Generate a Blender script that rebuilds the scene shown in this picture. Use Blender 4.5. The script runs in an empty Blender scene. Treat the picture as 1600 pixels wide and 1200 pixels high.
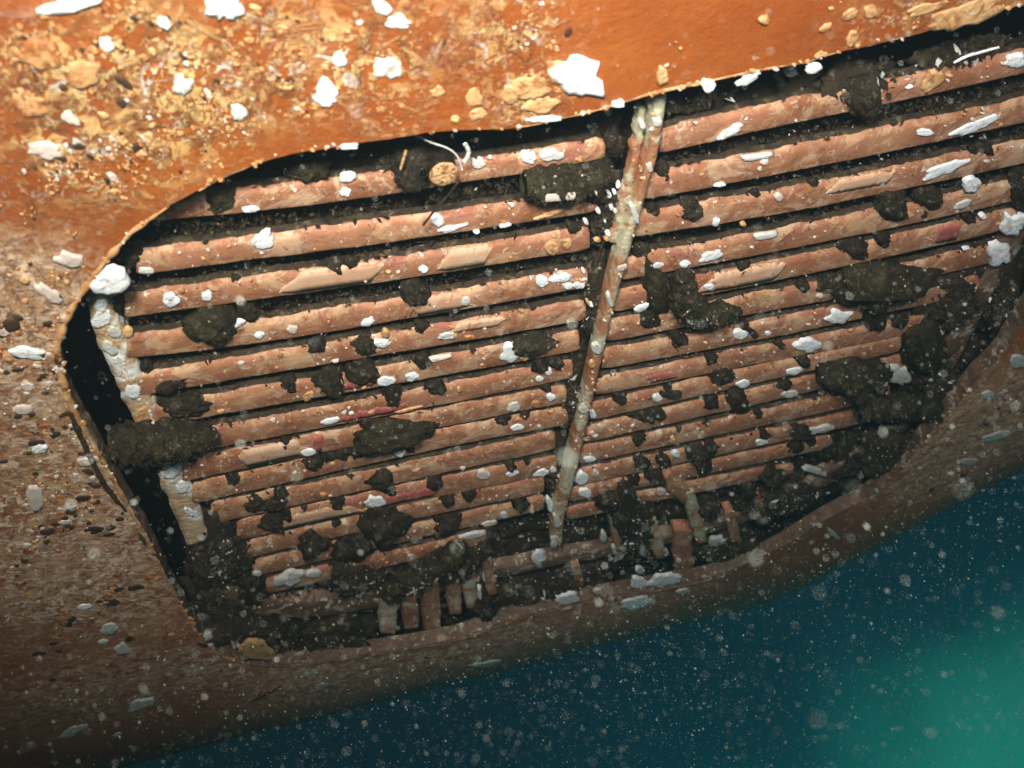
import bpy, math, random
from mathutils import Vector, noise
from mathutils.geometry import delaunay_2d_cdt
C = bpy.context.scene
COL = C.collection
F = 1520.0                                   # focal length in photo pixels (1600 wide)
def W(x, y, z): return Vector((x, -z, y))    # axes with -z forward -> world with Z up

# ---------------------------------------------------------------- camera, water light, lamp
cam = bpy.data.objects.new('camera', bpy.data.cameras.new('camera')); COL.objects.link(cam)
cam.rotation_euler = (math.radians(90), 0, 0)
cam.data.sensor_width = 36; cam.data.lens = F/1600*36
cam.data.clip_start = 0.02; cam.data.clip_end = 100
cam.data.dof.use_dof = True; cam.data.dof.focus_distance = 0.95; cam.data.dof.aperture_fstop = 8
C.camera = cam
world = bpy.data.worlds.new('World'); C.world = world; world.use_nodes = True
nt = world.node_tree; nt.nodes.clear()
out = nt.nodes.new('ShaderNodeOutputWorld'); bg = nt.nodes.new('ShaderNodeBackground')
tc = nt.nodes.new('ShaderNodeTexCoord')
dot = nt.nodes.new('ShaderNodeVectorMath'); dot.operation = 'DOT_PRODUCT'
dot.inputs[1].default_value = Vector((0.5, 0.7, -0.75)).normalized()
nz = nt.nodes.new('ShaderNodeTexNoise'); nz.inputs['Scale'].default_value = 3.2; nz.inputs['Detail'].default_value = 3
ma = nt.nodes.new('ShaderNodeMath'); ma.operation = 'MULTIPLY_ADD'; ma.inputs[1].default_value = 0.15
ramp = nt.nodes.new('ShaderNodeValToRGB')
e = ramp.color_ramp.elements
e[0].position = 0.0; e[0].color = (0.010, 0.022, 0.030, 1)
e[1].position = 1.0; e[1].color = (0.080, 0.60, 0.46, 1)
for p, c in ((0.70, (0.008, 0.040, 0.055, 1)), (0.80, (0.003, 0.036, 0.066, 1)), (0.85, (0.004, 0.055, 0.100, 1)), (0.876, (0.009, 0.13, 0.165, 1)), (0.902, (0.025, 0.42, 0.36, 1)), (0.94, (0.06, 0.85, 0.64, 1))):
    q = e.new(p); q.color = c
nt.links.new(tc.outputs['Generated'], dot.inputs[0]); nt.links.new(tc.outputs['Generated'], nz.inputs['Vector'])
nt.links.new(nz.outputs['Fac'], ma.inputs[0]); nt.links.new(dot.outputs['Value'], ma.inputs[2])
sub = nt.nodes.new('ShaderNodeMath'); sub.operation = 'SUBTRACT'; sub.inputs[1].default_value = 0.075
nt.links.new(ma.outputs[0], sub.inputs[0]); nt.links.new(sub.outputs[0], ramp.inputs['Fac'])
nt.links.new(ramp.outputs['Color'], bg.inputs['Color']); bg.inputs['Strength'].default_value = 0.55
nt.links.new(bg.outputs[0], out.inputs['Surface'])

def lamp(name, loc, target, energy, size, color, cone, blend):
    l = bpy.data.lights.new(name, 'SPOT'); l.energy = energy; l.shadow_soft_size = size; l.color = color
    l.spot_size = math.radians(cone); l.spot_blend = blend
    o = bpy.data.objects.new(name, l); COL.objects.link(o); o.location = loc
    o.rotation_euler = (Vector(target)-Vector(loc)).to_track_quat('-Z', 'Y').to_euler()
    return o
lamp('torch_and_fill', (-0.06, -0.16, 0.14), (-0.16, 1.0, 0.22), 98, 0.06, (1.0, 0.92, 0.77), 88, 1.0)
lamp('torch_and_fill', (0.24, -0.15, 0.16), (0.30, 1.0, 0.20), 50, 0.06, (1.0, 0.94, 0.88), 80, 1.0)  # fill spot added to brighten the right; the line above is the torch
C.view_settings.view_transform = 'Standard'; C.view_settings.look = 'None'
C.view_settings.exposure = 0.0; C.view_settings.gamma = 1
try: C.view_settings.use_curve_mapping = False
except Exception: pass
C.cycles.max_bounces = 6; C.cycles.volume_bounces = 0; C.cycles.use_denoising = True

# ---------------------------------------------------------------- the plane of the grille
N = W(.26373, -.80816, .52661); H = W(.96317, .19098, -.18927); D = -W(.05239, .55714, .82877)
O = W(0, 0, -1)
NO = N.dot(O)
HULL = 0.030; TB = 0.65; RB = 1.5           # hull skin stands 30 mm before the grille; bilge turn
def at(px, py, off=0.0):
    d = W((px-800)/F, (600-py)/F, -1)
    return d*((NO+off)/N.dot(d))
def st(px, py, off=0.0):
    v = at(px, py, off)-O
    return v.dot(H), v.dot(D)
def S(s, t, off=0.0):
    tb = TB-min(.5, 1.15*max(0, s-.62)**1.0)
    if t <= tb: return O+H*s+D*t+N*off
    a = (t-tb)/RB
    nn = N*math.cos(a)+D*math.sin(a)
    base = O+H*s+D*tb+N*(HULL-RB)
    return base+nn*(RB+off-HULL)
def px_of(P): return 800+F*P.x/P.y, 600-F*P.z/P.y

# ---------------------------------------------------------------- materials
def mat(name, c1, c2, scale=30, rough=0.6, bump=0.3, bscale=200, c3=None, t3=(0.6, 0.68), s3=12, foul=None, spec=0.4, stretch=None, bdist=0.001, layers=()):
    m = bpy.data.materials.new(name); m.use_nodes = True
    n = m.node_tree; L = n.links; b = n.nodes['Principled BSDF']
    b.inputs['Roughness'].default_value = rough
    b.inputs['Specular IOR Level'].default_value = spec
    g = n.nodes.new('ShaderNodeNewGeometry'); src = g.outputs['Position']
    if stretch:
        vr = n.nodes.new('ShaderNodeMapping'); vr.inputs['Scale'].default_value = stretch; L.new(src, vr.inputs[0]); src = vr.outputs[0]
    def noi(sc, det=6, r=0.6, dist=0.0):
        t = n.nodes.new('ShaderNodeTexNoise'); t.inputs['Scale'].default_value = sc; t.inputs['Detail'].default_value = det
        t.inputs['Roughness'].default_value = r; t.inputs['Distortion'].default_value = dist; L.new(src, t.inputs['Vector']); return t.outputs['Fac']
    def mr(v, a, bb):
        q = n.nodes.new('ShaderNodeMapRange'); q.inputs[1].default_value = a; q.inputs[2].default_value = bb; L.new(v, q.inputs[0]); return q.outputs[0]
    def mix(f, a, bb):
        q = n.nodes.new('ShaderNodeMix'); q.data_type = 'RGBA'; L.new(f, q.inputs[0])
        for i, v in ((6, a), (7, bb)):
            if isinstance(v, tuple): q.inputs[i].default_value = (*v, 1)
            else: L.new(v, q.inputs[i])
        return q.outputs[2]
    col = mix(mr(noi(scale), 0.35, 0.65), c1, c2)
    hgt = noi(bscale, 5, 0.65)
    if c3:
        f3 = mr(noi(s3, 9, 0.68, 0.6), *t3)
        if foul:
            at_ = n.nodes.new('ShaderNodeAttribute'); at_.attribute_name = foul
            a1 = n.nodes.new('ShaderNodeMath'); a1.operation = 'MULTIPLY'; L.new(f3, a1.inputs[0]); L.new(at_.outputs['Fac'], a1.inputs[1]); f3 = a1.outputs[0]
            a2 = n.nodes.new('ShaderNodeMath'); a2.operation = 'MULTIPLY_ADD'; a2.inputs[1].default_value = 2.5; L.new(f3, a2.inputs[0]); L.new(hgt, a2.inputs[2]); hgt = a2.outputs[0]
        col = mix(f3, col, c3)
    for typ, sc, lo, hi, cc, amt, fl in layers:
        if typ == 'n': f_ = mr(noi(sc, 8, 0.7, 0.8), lo, hi)
        else:
            vo = n.nodes.new('ShaderNodeTexVoronoi'); vo.inputs['Scale'].default_value = sc; vo.feature = 'F1'
            wv = n.nodes.new('ShaderNodeVectorMath'); wv.operation = 'ADD'; w2 = n.nodes.new('ShaderNodeTexNoise'); w2.inputs['Scale'].default_value = sc*1.4; L.new(src, w2.inputs['Vector'])
            w3 = n.nodes.new('ShaderNodeVectorMath'); w3.operation = 'SCALE'; w3.inputs['Scale'].default_value = .8/sc; L.new(w2.outputs['Color'], w3.inputs[0]); L.new(src, wv.inputs[0]); L.new(w3.outputs[0], wv.inputs[1]); L.new(wv.outputs[0], vo.inputs['Vector'])
            f_ = mr(vo.outputs['Distance'], hi, lo)
            gate = mr(noi(sc*.22, 3), 0.50, 0.56); g2 = n.nodes.new('ShaderNodeMath'); g2.operation = 'MULTIPLY'; L.new(f_, g2.inputs[0]); L.new(gate, g2.inputs[1]); f_ = g2.outputs[0]
        if fl:
            at2 = n.nodes.new('ShaderNodeAttribute'); at2.attribute_name = fl
            g3 = n.nodes.new('ShaderNodeMath'); g3.operation = 'MULTIPLY'; L.new(f_, g3.inputs[0]); L.new(at2.outputs['Fac'], g3.inputs[1]); f_ = g3.outputs[0]
        g4 = n.nodes.new('ShaderNodeMath'); g4.operation = 'MULTIPLY'; g4.inputs[1].default_value = amt; L.new(f_, g4.inputs[0])
        col = mix(g4.outputs[0], col, cc)
        a5 = n.nodes.new('ShaderNodeMath'); a5.operation = 'MULTIPLY_ADD'; a5.inputs[1].default_value = 1.2*amt; L.new(f_, a5.inputs[0]); L.new(hgt, a5.inputs[2]); hgt = a5.outputs[0]
    L.new(col, b.inputs['Base Color'])
    bp = n.nodes.new('ShaderNodeBump'); bp.inputs['Strength'].default_value = bump; bp.inputs['Distance'].default_value = bdist
    L.new(hgt, bp.inputs['Height']); L.new(bp.outputs[0], b.inputs['Normal'])
    m['x'] = 1
    return m
M = {}
M['hull'] = mat('hull_antifouling', (0.27, 0.064, 0.009), (0.355, 0.102, 0.015), 9, 0.6, 0.8, 160, (0.52, 0.22, 0.07), (0.53, 0.58), 30, 'foul', bdist=0.0014,
  layers=[('n', 3.0, .45, .72, (0.22, 0.050, 0.008), .8, None), ('n', 300, .60, .70, (0.50, 0.20, 0.06), .35, None),
   ('n', 42, .44, .50, (0.58, 0.35, 0.21), .85, 'pale'), ('n', 75, .50, .54, (0.86, 0.66, 0.50), .95, 'pale'), ('n', 16, .42, .60, (0.62, 0.38, 0.24), .5, 'pale'), ('n', 120, .55, .58, (0.20, 0.09, 0.05), .8, 'pale'), ('v', 110, .20, .26, (0.84, 0.68, 0.50), .8, 'pale'), ('v', 60, .07, .10, (0.04, 0.02, 0.015), .95, 'pale'),
   ('n', 30, .53, .57, (0.20, 0.075, 0.02), .7, 'foul'), ('n', 22, .52, .59, (0.56, 0.29, 0.11), .55, 'foul'), ('n', 70, .52, .55, (0.74, 0.48, 0.20), .8, 'foul'), ('n', 130, .56, .59, (0.84, 0.62, 0.32), .9, 'foul'), ('v', 150, .25, .32, (0.85, 0.60, 0.30), .95, 'foul'),
   ('n', 48, .59, .62, (0.82, 0.74, 0.68), .85, 'foul'), ('v', 95, .10, .14, (0.05, 0.02, 0.01), .9, 'foul')])
M['rim'] = mat('rim_paint', (0.44, 0.19, 0.06), (0.62, 0.40, 0.20), 45, 0.6, 0.8, 120, (0.22, 0.08, 0.03), (0.52, 0.60), 60)
M['bar'] = mat('slat_paint', (0.30, 0.120, 0.058), (0.41, 0.190, 0.108), 14, 0.5, 0.55, 170, (0.52, 0.31, 0.18), (0.50, 0.58), 26, bdist=0.0014,
  layers=[('n', 12, .54, .60, (0.24, 0.085, 0.035), .6, None), ('n', 45, .57, .66, (0.21, 0.082, 0.042), .5, None), ('n', 18, .57, .61, (0.58, 0.38, 0.25), .75, None), ('n', 110, .57, .61, (0.58, 0.39, 0.26), .65, None), ('n', 24, .60, .63, (0.36, 0.12, 0.09), .8, None), ('n', 150, .60, .63, (0.84, 0.78, 0.70), .8, None), ('n', 60, .63, .65, (0.07, 0.045, 0.03), .85, None)])
M['lip'] = mat('lip_darkened', (0.10, 0.060, 0.038), (0.20, 0.125, 0.085), 30, 0.6, 1.0, 120, (0.5, 0.42, 0.34), (0.55, 0.62), 40, bdist=0.002)  # hull brown darkened: dimness of edges and frames put into the colour
M['barside'] = mat('slat_side_dark', (0.014, 0.009, 0.005), (0.050, 0.034, 0.018), 60, 0.7, 1.0, 190, (0.12, 0.085, 0.05), (0.56, 0.62), 110, bdist=0.003)  # slat sides and ends, mottled and much darker than the faces
M['primer'] = mat('bare_primer', (0.60, 0.40, 0.27), (0.54, 0.32, 0.21), 18, 0.5, 0.35, 150, (0.38, 0.18, 0.10), (0.56, 0.64), 60, layers=[('n', 28, .55, .66, (0.66, 0.50, 0.38), .7, None)])
M['purple'] = mat('purple_coralline', (0.30, 0.07, 0.065), (0.42, 0.13, 0.11), 60, 0.5, 0.4, 160)
M['shell'] = mat('white_shell', (0.88, 0.92, 0.96), (0.76, 0.84, 0.92), 60, 0.45, 0.7, 140, (0.60, 0.52, 0.40), (0.56, 0.66), 120, bdist=0.003, layers=[('v', 260, .12, .2, (0.45, 0.36, 0.28), .6, None)])
M['pale'] = mat('pale_shell', (0.50, 0.55, 0.56), (0.62, 0.62, 0.58), 60, 0.5, 0.7, 140, (0.35, 0.26, 0.18), (0.58, 0.7), 70, bdist=0.002)
M['cream'] = mat('cream_shell', (0.66, 0.42, 0.20), (0.52, 0.28, 0.12), 50, 0.5, 0.7, 160, (0.34, 0.15, 0.06), (0.52, 0.6), 110, bdist=0.003)
M['tan'] = mat('tan_crust', (0.48, 0.24, 0.09), (0.58, 0.33, 0.17), 50, 0.55, 0.8, 160, (0.30, 0.11, 0.03), (0.50, 0.57), 90, bdist=0.002)
M['greyc'] = mat('grey_crust', (0.55, 0.45, 0.40), (0.66, 0.58, 0.55), 50, 0.55, 0.6, 160)
M['pit'] = mat('dark_pit', (0.03, 0.016, 0.008), (0.06, 0.03, 0.015), 50, 0.7, 0.6, 160)
M['squirt'] = mat('leathery_tunic', (0.012, 0.009, 0.006), (0.032, 0.024, 0.015), 70, 0.75, 1.0, 240, (0.10, 0.082, 0.05), (0.56, 0.64), 190, bdist=0.003, spec=.2)
M['green'] = mat('green_tunic', (0.015, 0.0125, 0.0065), (0.038, 0.031, 0.016), 60, 0.75, 1.0, 240, (0.085, 0.075, 0.04), (0.55, 0.63), 210, bdist=0.003, spec=.2)
M['mat'] = mat('silty_growth', (0.012, 0.008, 0.0035), (0.042, 0.029, 0.013), 26, 0.85, 1.0, 160, (0.13, 0.11, 0.07), (0.58, 0.64), 90, bdist=0.004)
M['frame'] = mat('frame_crust', (0.46, 0.30, 0.17), (0.62, 0.48, 0.33), 40, 0.55, 1.0, 110, (0.84, 0.86, 0.86), (0.50, 0.58), 26, bdist=0.003)
M['barv'] = mat('upright_paint', (0.34, 0.13, 0.06), (0.42, 0.22, 0.12), 14, 0.55, 1.0, 120, (0.52, 0.50, 0.36), (0.47, 0.53), 13, bdist=0.003)
M['dark'] = mat('chest_shade', (0.012, 0.010, 0.009), (0.022, 0.016, 0.012), 10, 0.9, 0.2, 100, spec=0.1)  # chest interior near black, the shade inside put into the colour
M['snow'] = mat('plankton', (0.36, 0.46, 0.44), (0.55, 0.60, 0.56), 9, 0.6, 0, 100)
M['ysnow'] = mat('amber_plankton', (0.85, 0.60, 0.15), (0.80, 0.7, 0.3), 9, 0.6, 0, 100)
M['stud'] = mat('stud_end', (0.56, 0.30, 0.12), (0.72, 0.50, 0.28), 160, 0.5, 1.0, 260, (0.25, 0.11, 0.05), (0.50, 0.56), 180, bdist=0.003)
gl = bpy.data.materials.new('bubble_skin'); gl.use_nodes = True
b = gl.node_tree.nodes['Principled BSDF']; b.inputs['Transmission Weight'].default_value = 1; b.inputs['Roughness'].default_value = 0.02; b.inputs['IOR'].default_value = 1.2
M['bubble'] = gl

# ---------------------------------------------------------------- object helpers
def tag(o, label=None, cat=None, group=None, kind=None):
    if label: o['label'] = label
    if cat: o['category'] = cat
    if group: o['group'] = group
    if kind: o['kind'] = kind
    return o
WL = {}
def obj(name, vs, fs, m, parent=None, smooth=True, mats=None, mi=None):
    if parent is None:
        c = Vector((0, 0, 0))
        for v in vs: c += v
        c /= max(1, len(vs)); base = c
    else:
        base = WL[parent.name]; c = Vector((0, 0, 0))
    me = bpy.data.meshes.new(name); me.from_pydata([v-base for v in vs], [], fs)
    for k in (mats or [m]): me.materials.append(M[k])
    if smooth: me.polygons.foreach_set('use_smooth', [True]*len(me.polygons))
    if mi: me.polygons.foreach_set('material_index', mi)
    me.update()
    o = bpy.data.objects.new(name, me); COL.objects.link(o); o.location = c
    if parent: o.parent = parent; WL[o.name] = base
    else: WL[o.name] = base
    return o
def empty(name, loc, label, cat, group=None, kind=None):
    o = bpy.data.objects.new(name, None); COL.objects.link(o); o.location = loc; WL[o.name] = Vector(loc)
    return tag(o, label, cat, group, kind)
def basis(px, py, off, rot):
    """centre and the two in-surface vectors that span one photo pixel along / across the rotated axes"""
    s, t = st(px, py, off); c = S(s, t, off)
    r = math.radians(rot); ca, sa = math.cos(r), math.sin(r)
    s1, t1 = st(px+ca*2, py-sa*2, off); s2, t2 = st(px+sa*2, py+ca*2, off)
    return c, (S(s1, t1, off)-c)/2, (S(s2, t2, off)-c)/2
def patch_mesh(px, py, w, h, rot, off, thick, seed, rough=0.25, seg=20, rings=4, dome=0.3):
    """irregular crusty disc lying on the surface: closed rim, lumpy domed top"""
    c, U, V = basis(px, py, off, rot)
    vs, fs = [], []
    hole = Vector((seed*1.7, seed*.31, 4.2)); thick *= .40; w *= .93; h *= .93; rj = random.Random(seed); jit = [rj.uniform(-.09, .08) for _ in range(seg)]
    for j in range(rings+1):
        f = 1-j/rings
        for i in range(seg):
            a = 2*math.pi*i/seg
            k = 1+rough*(noise.noise(hole+Vector((math.cos(a)*1.3, math.sin(a)*1.3, 0)))*1.6+noise.noise(hole+Vector((math.cos(a)*4, math.sin(a)*4, 3)))*.8)+jit[i]*(1-.5*j/rings)*min(1, rough*3)
            ff = f if j else 1.0
            p = c+U*(math.cos(a)*w*.5*k*ff)+V*(math.sin(a)*h*.5*k*ff)
            hh = thick*(0.45+dome*(1-ff*ff)) + thick*.5*noise.noise(hole+Vector((math.cos(a)*ff*2.5, math.sin(a)*ff*2.5, 9)))*(0.3+1-ff)
            vs.append(p+N*max(hh, thick*.15))
    bot = len(vs)
    for i in range(seg): vs.append(c+(vs[i]-c-N*((vs[i]-c).dot(N)))*1.08-N*0.003)
    for j in range(rings-1):
        for i in range(seg):
            a, b2 = j*seg+i, j*seg+(i+1) % seg
            fs.append((a, a+seg, b2+seg, b2))
    vs.append(c+N*thick*(0.45+dome)); top = len(vs)-1
    for i in range(seg): fs.append(((rings-1)*seg+i, top, (rings-1)*seg+(i+1) % seg))
    for i in range(seg): fs.append((bot+i, i, (i+1) % seg, bot+(i+1) % seg))
    return vs, fs
def smoothpts(pts, n):
    """resample a polyline evenly with Catmull-Rom"""
    P = [Vector(p) for p in pts]; P = [P[0]*2-P[1]]+P+[P[-1]*2-P[-2]]
    segs = len(P)-3; outp = []
    for k in range(n+1):
        u = k/n*segs; i = min(int(u), segs-1); t = u-i
        a, b_, c_, d_ = P[i:i+4]
        outp.append(0.5*((2*b_)+(c_-a)*t+(2*a-5*b_+4*c_-d_)*t*t+(3*b_-a-3*c_+d_)*t*t*t))
    return outp
def tube_mesh(pts, rad, n=12, seed=0, rough=0.0, freq=120):
    vs, fs = [], []
    for k, p in enumerate(pts):
        t = (pts[min(k+1, len(pts)-1)]-pts[max(k-1, 0)]).normalized()
        a = t.cross(N).normalized(); b_ = t.cross(a).normalized()
        r = rad(k/(len(pts)-1)) if callable(rad) else rad
        for i in range(n):
            q = 2*math.pi*i/n; d = a*math.cos(q)+b_*math.sin(q)
            rr = r*(1+rough*noise.noise((p+d*r)*freq+Vector((seed, 0, 0))))
            vs.append(p+d*rr)
    for k in range(len(pts)-1):
        for i in range(n):
            fs.append((k*n+i, k*n+(i+1) % n, (k+1)*n+(i+1) % n, (k+1)*n+i))
    fs.append(tuple(range(n))); fs.append(tuple(reversed(range(len(vs)-n, len(vs)))))
    return vs, fs
def fuzz(body, parent, n, seed, size=.0035):
    # ragged tufts rooted in the skin of a growth
    rz = random.Random(seed); vs, fs, mi = [], [], []; base = WL[body.name]
    P_ = body.data.polygons; V_ = body.data.vertices; cand = [p for p in P_ if p.normal.dot(N) > -.2]
    if not cand: return
    for k in range(n):
        f = rz.choice(cand); p = f.center+base
        d = (f.normal*.7+Vector((rz.gauss(0, .5), rz.gauss(0, .5), rz.gauss(-.25, .5)))).normalized(); side = d.orthogonal().normalized(); s2 = d.cross(side)
        a_ = rz.uniform(0, 6.28); side = side*math.cos(a_)+s2*math.sin(a_); L_ = size*rz.uniform(.5, 2.0); w_ = L_*rz.uniform(.18, .5); o_ = len(vs); L_ *= .62; w_ *= .62
        tip = p+d*L_+Vector((0, 0, -L_*.3))
        vs += [p-d*L_*.4-side*w_, p-d*L_*.4+side*w_, p+d*L_*.5+side*w_*.8+N*.0006, p+d*L_*.5-side*w_*.8, tip, p+d*L_*.3+d.cross(side)*w_*.6]
        fs += [(o_, o_+1, o_+5), (o_+1, o_+2, o_+5), (o_+2, o_+4, o_+5), (o_+4, o_+3, o_+5), (o_+3, o_, o_+5), (o_, o_+3, o_+2, o_+1), (o_+3, o_+4, o_+2)]
        q = 2 if rz.random() < .03 else (1 if rz.random() < .3 else 0); mi += [q]*7
    tag(obj('fuzz', vs, fs, None, parent, smooth=False, mats=['squirt', 'green', 'greyc'], mi=mi), kind='stuff')
def blob_mesh(px, py, w, h, rot, off, seed, rough=0.25, depth=0.8, nu=28, nv=18, sink=0.3):
    c, U, V = basis(px, py, off, rot)
    dep = min(U.length*w, V.length*h)*.5*depth
    c = c+N*dep*(1-2*sink)*.5
    sd = Vector((seed*3.1, seed*1.3, seed*.7))
    vs, fs = [], []
    for j in range(nv+1):
        ph = math.pi*j/nv
        for i in range(nu):
            a = 2*math.pi*i/nu
            d = Vector((math.cos(a)*math.sin(ph), math.sin(a)*math.sin(ph), math.cos(ph)))
            taper = (1-.38*d.x*(1 if seed % 2 else -1)) if w > 1.5*h else (1-.25*d.y)
            k = 1+rough*(noise.noise(d*1.4+sd)*1.2+noise.noise(d*3.5+sd)*.8+noise.noise(d*9+sd)*.3+noise.noise(d*19+sd)*.12)
            vs.append(c+U*(d.x*w*.5*k)+V*(d.y*h*.5*k*taper)+N*(d.z*dep*k*taper))
    for j in range(nv):
        for i in range(nu):
            fs.append((j*nu+i, (j+1)*nu+i, (j+1)*nu+(i+1) % nu, j*nu+(i+1) % nu))
    return vs, fs

# ---------------------------------------------------------------- the hull
opening = [(235,340),(207,360),(190,377),(172,397),(150,425),(125,462),(107,487),(94,525),(92,555),(101,600),(117,640),(140,680),(172,735),(200,785),
 (232,840),(256,890),(280,935),(302,975),(322,1003),(348,1022),(390,1036),(440,1038),(500,1033),(560,1024),(640,1012),(720,996),(800,967),(862,951),(925,936),(1000,922),(1060,911),(1110,902),(1170,880),
 (1230,850),(1290,812),(1350,782),(1385,757),(1412,732),(1440,695),(1462,668),(1490,640),(1530,590),(1562,560),(1600,505),(1650,420),(1690,300),(1720,180),(1722,90),(1700,30),(1660,0),(1600,6),(1500,32),(1425,54),(1350,72),(1300,83),(1262,96),(1200,107),
 (1100,129),(1025,145),(975,160),(925,174),(862,188),(800,200),(700,202),(650,207),(575,219),(475,235),(425,246),(370,267),(310,297)]
hole = [st(x, y, HULL) for x, y in opening]
def densify(poly, step):
    o = []
    for i, p in enumerate(poly):
        q = poly[(i+1) % len(poly)]; n = max(1, int(math.dist(p, q)/step))
        for k in range(n):
            u = k/n; s, t = p[0]+(q[0]-p[0])*u, p[1]+(q[1]-p[1])*u
            o.append((s+0.0016*noise.noise(Vector((s*70, t*70, 1))), t+0.0016*noise.noise(Vector((s*70, t*70, 5)))))
    return o
hole = densify(hole, 0.006)
def inside(poly, x, y):
    r = False; j = len(poly)-1
    for i in range(len(poly)):
        xi, yi = poly[i]; xj, yj = poly[j]
        if (yi > y) != (yj > y) and x < (xj-xi)*(y-yi)/(yj-yi)+xi: r = not r
        j = i
    return r
# where the hull is encrusted: centre px, radius px, strength
FOUL = [(40,100,70,.9),(130,110,70,.9),(230,70,80,.9),(300,140,90,1),(110,230,90,1),(220,230,80,.9),(340,190,60,.8),(480,100,90,.9),(600,80,80,.8),(200,290,70,.5),
 (790,45,75,.7),(820,150,60,.6),(620,185,50,.4),(60,430,70,.6),(60,620,70,.3),(120,740,80,.3),(400,30,50,.4),
 (1560,640,60,.7),(1520,700,60,.5),(450,1060,60,.5),(980,925,60,.2),(1400,20,60,.4),(1540,12,60,.5),(30,330,60,.4)]
FC = []
for x, y, r, k in FOUL:
    s, t = st(x, y, HULL); s2, t2 = st(x+r, y, HULL); FC.append((s, t, math.hypot(s2-s, t2-t), k))
def foul_at(s, t):
    v = 0
    for a, b_, r, k in FC:
        d2 = ((s-a)**2+(t-b_)**2)/(r*r)
        if d2 < 6: v += k*math.exp(-d2*1.1)
    return min(1, v)
rnd = random.Random(3)
pts = list(hole); edges = [(i, (i+1) % len(hole)) for i in range(len(hole))]
s = -1.7
def grid(s0, s1, t0, t1, step, skip=None):
    a = s0
    while a <= s1:
        c_ = t0
        while c_ <= t1:
            if not (skip and skip[0] <= a <= skip[1] and skip[2] <= c_ <= skip[3]) and not inside(hole, a, c_):
                pts.append((a+rnd.uniform(-.3, .3)*step, c_+rnd.uniform(-.3, .3)*step))
            c_ += step
        a += step
grid(-0.75, 0.75, -0.62, 0.80, 0.014)
grid(-2.2, 3.2, -1.4, 2.3, 0.055, (-0.78, 0.78, -0.65, 0.83))
v2, _, f2, _, _, _ = delaunay_2d_cdt([Vector(p) for p in pts], edges, [], 0, 1e-5)
faces = [tuple(f) for f in f2 if not inside(hole, sum(v2[i][0] for i in f)/3, sum(v2[i][1] for i in f)/3)]
hull_root = empty('ship_hull', at(300, 150, HULL), 'orange brown painted steel ship hull with a rounded opening round the slatted grille', 'ship hull')
vs = []
fo = []
for p in v2:
    k = foul_at(p[0], p[1]); fo.append(k)
    z = 0.0022*noise.noise(Vector((p[0]*5, p[1]*5, 0)))+k*0.0022*noise.noise(Vector((p[0]*60, p[1]*60, 2)))
    vs.append(S(p[0], p[1], HULL+z))
hp = obj('hull_plate', vs, [f if (vs[f[1]]-vs[f[0]]).cross(vs[f[2]]-vs[f[0]]).dot(O) < 0 else f[::-1] for f in faces], 'hull', hull_root)
PALE = [(40,440,70,.8),(50,520,90,1),(70,620,80,1),(120,720,80,1),(70,800,110,1),(170,860,80,.9),(80,930,110,.7),(220,960,70,.4),(180,1050,110,.25),(1560,640,70,.7),(1510,720,70,.5),(520,1060,90,.5),(800,1000,60,.3),(1000,935,80,.3),(340,1040,60,.5),(650,1060,120,.2),(100,1100,120,.2)]
PC = []
for x, y, r, k in PALE:
    s, t = st(x, y, HULL); s2, t2 = st(x+r, y, HULL); PC.append((s, t, math.hypot(s2-s, t2-t), k))
fp = [min(1, sum(k*math.exp(-((p[0]-a_)**2+(p[1]-b_)**2)/(r*r*1.5)) for a_, b_, r, k in PC)*1.5) for p in v2]
ap = hp.data.attributes.new('pale', 'FLOAT', 'POINT'); ap.data.foreach_set('value', fp)
a = hp.data.attributes.new('foul', 'FLOAT', 'POINT'); a.data.foreach_set('value', fo)
# plate edge round the opening, and the sea chest behind it, widened and blackened to give its shade
nh = len(hole); vs, fs = [], []
for off in (HULL-0.0003, HULL-0.022): vs += [S(p[0], p[1], off) for p in hole]
fs = [(i, (i+1) % nh, nh+(i+1) % nh, nh+i) for i in range(nh)]
obj('plate_edge', vs, fs, 'lip', hull_root)
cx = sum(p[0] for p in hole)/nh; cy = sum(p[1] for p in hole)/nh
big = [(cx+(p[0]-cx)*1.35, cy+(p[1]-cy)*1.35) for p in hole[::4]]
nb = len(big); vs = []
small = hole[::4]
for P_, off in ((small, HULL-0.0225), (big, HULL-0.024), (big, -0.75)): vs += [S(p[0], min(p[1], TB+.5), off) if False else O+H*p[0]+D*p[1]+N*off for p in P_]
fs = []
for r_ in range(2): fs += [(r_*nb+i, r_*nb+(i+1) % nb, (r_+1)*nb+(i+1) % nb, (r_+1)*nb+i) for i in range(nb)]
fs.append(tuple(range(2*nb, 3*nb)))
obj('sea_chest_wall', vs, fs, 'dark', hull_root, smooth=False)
# raised weld bead along the left of the opening
bead = [(262,323),(235,341),(207,361),(190,378),(172,398),(150,426),(125,462),(107,488),(94,525),(91,555),(99,600),(115,640),(138,682),(170,737),(198,788),(230,842),(254,892),(278,937),(300,977),(322,1006),(350,1026),(380,1034)]
bp_ = smoothpts([at(x, y, HULL-0.001) for x, y in bead], 160)
obj('weld_bead', *tube_mesh(bp_, lambda u: 0.0006+0.0019*math.sin(math.pi*min(1, u*1.15+.05))**.6 if u < .83 else 0.0018, 8, 1, 0.9, 110), 'rim', hull_root)
bead2 = [(310,296),(370,266),(425,245),(475,234),(575,218),(650,206),(700,201),(800,199),(862,187),(925,173),(975,159),(1025,144),(1100,128),(1200,106),(1262,95),(1300,82),(1350,71),(1425,53),(1500,31),(1600,5)]
obj('weld_bead', *tube_mesh(smoothpts([at(x, y, HULL-0.0015) for x, y in bead2], 160), 0.0012, 8, 2, 0.8, 110), 'rim', hull_root)
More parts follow.
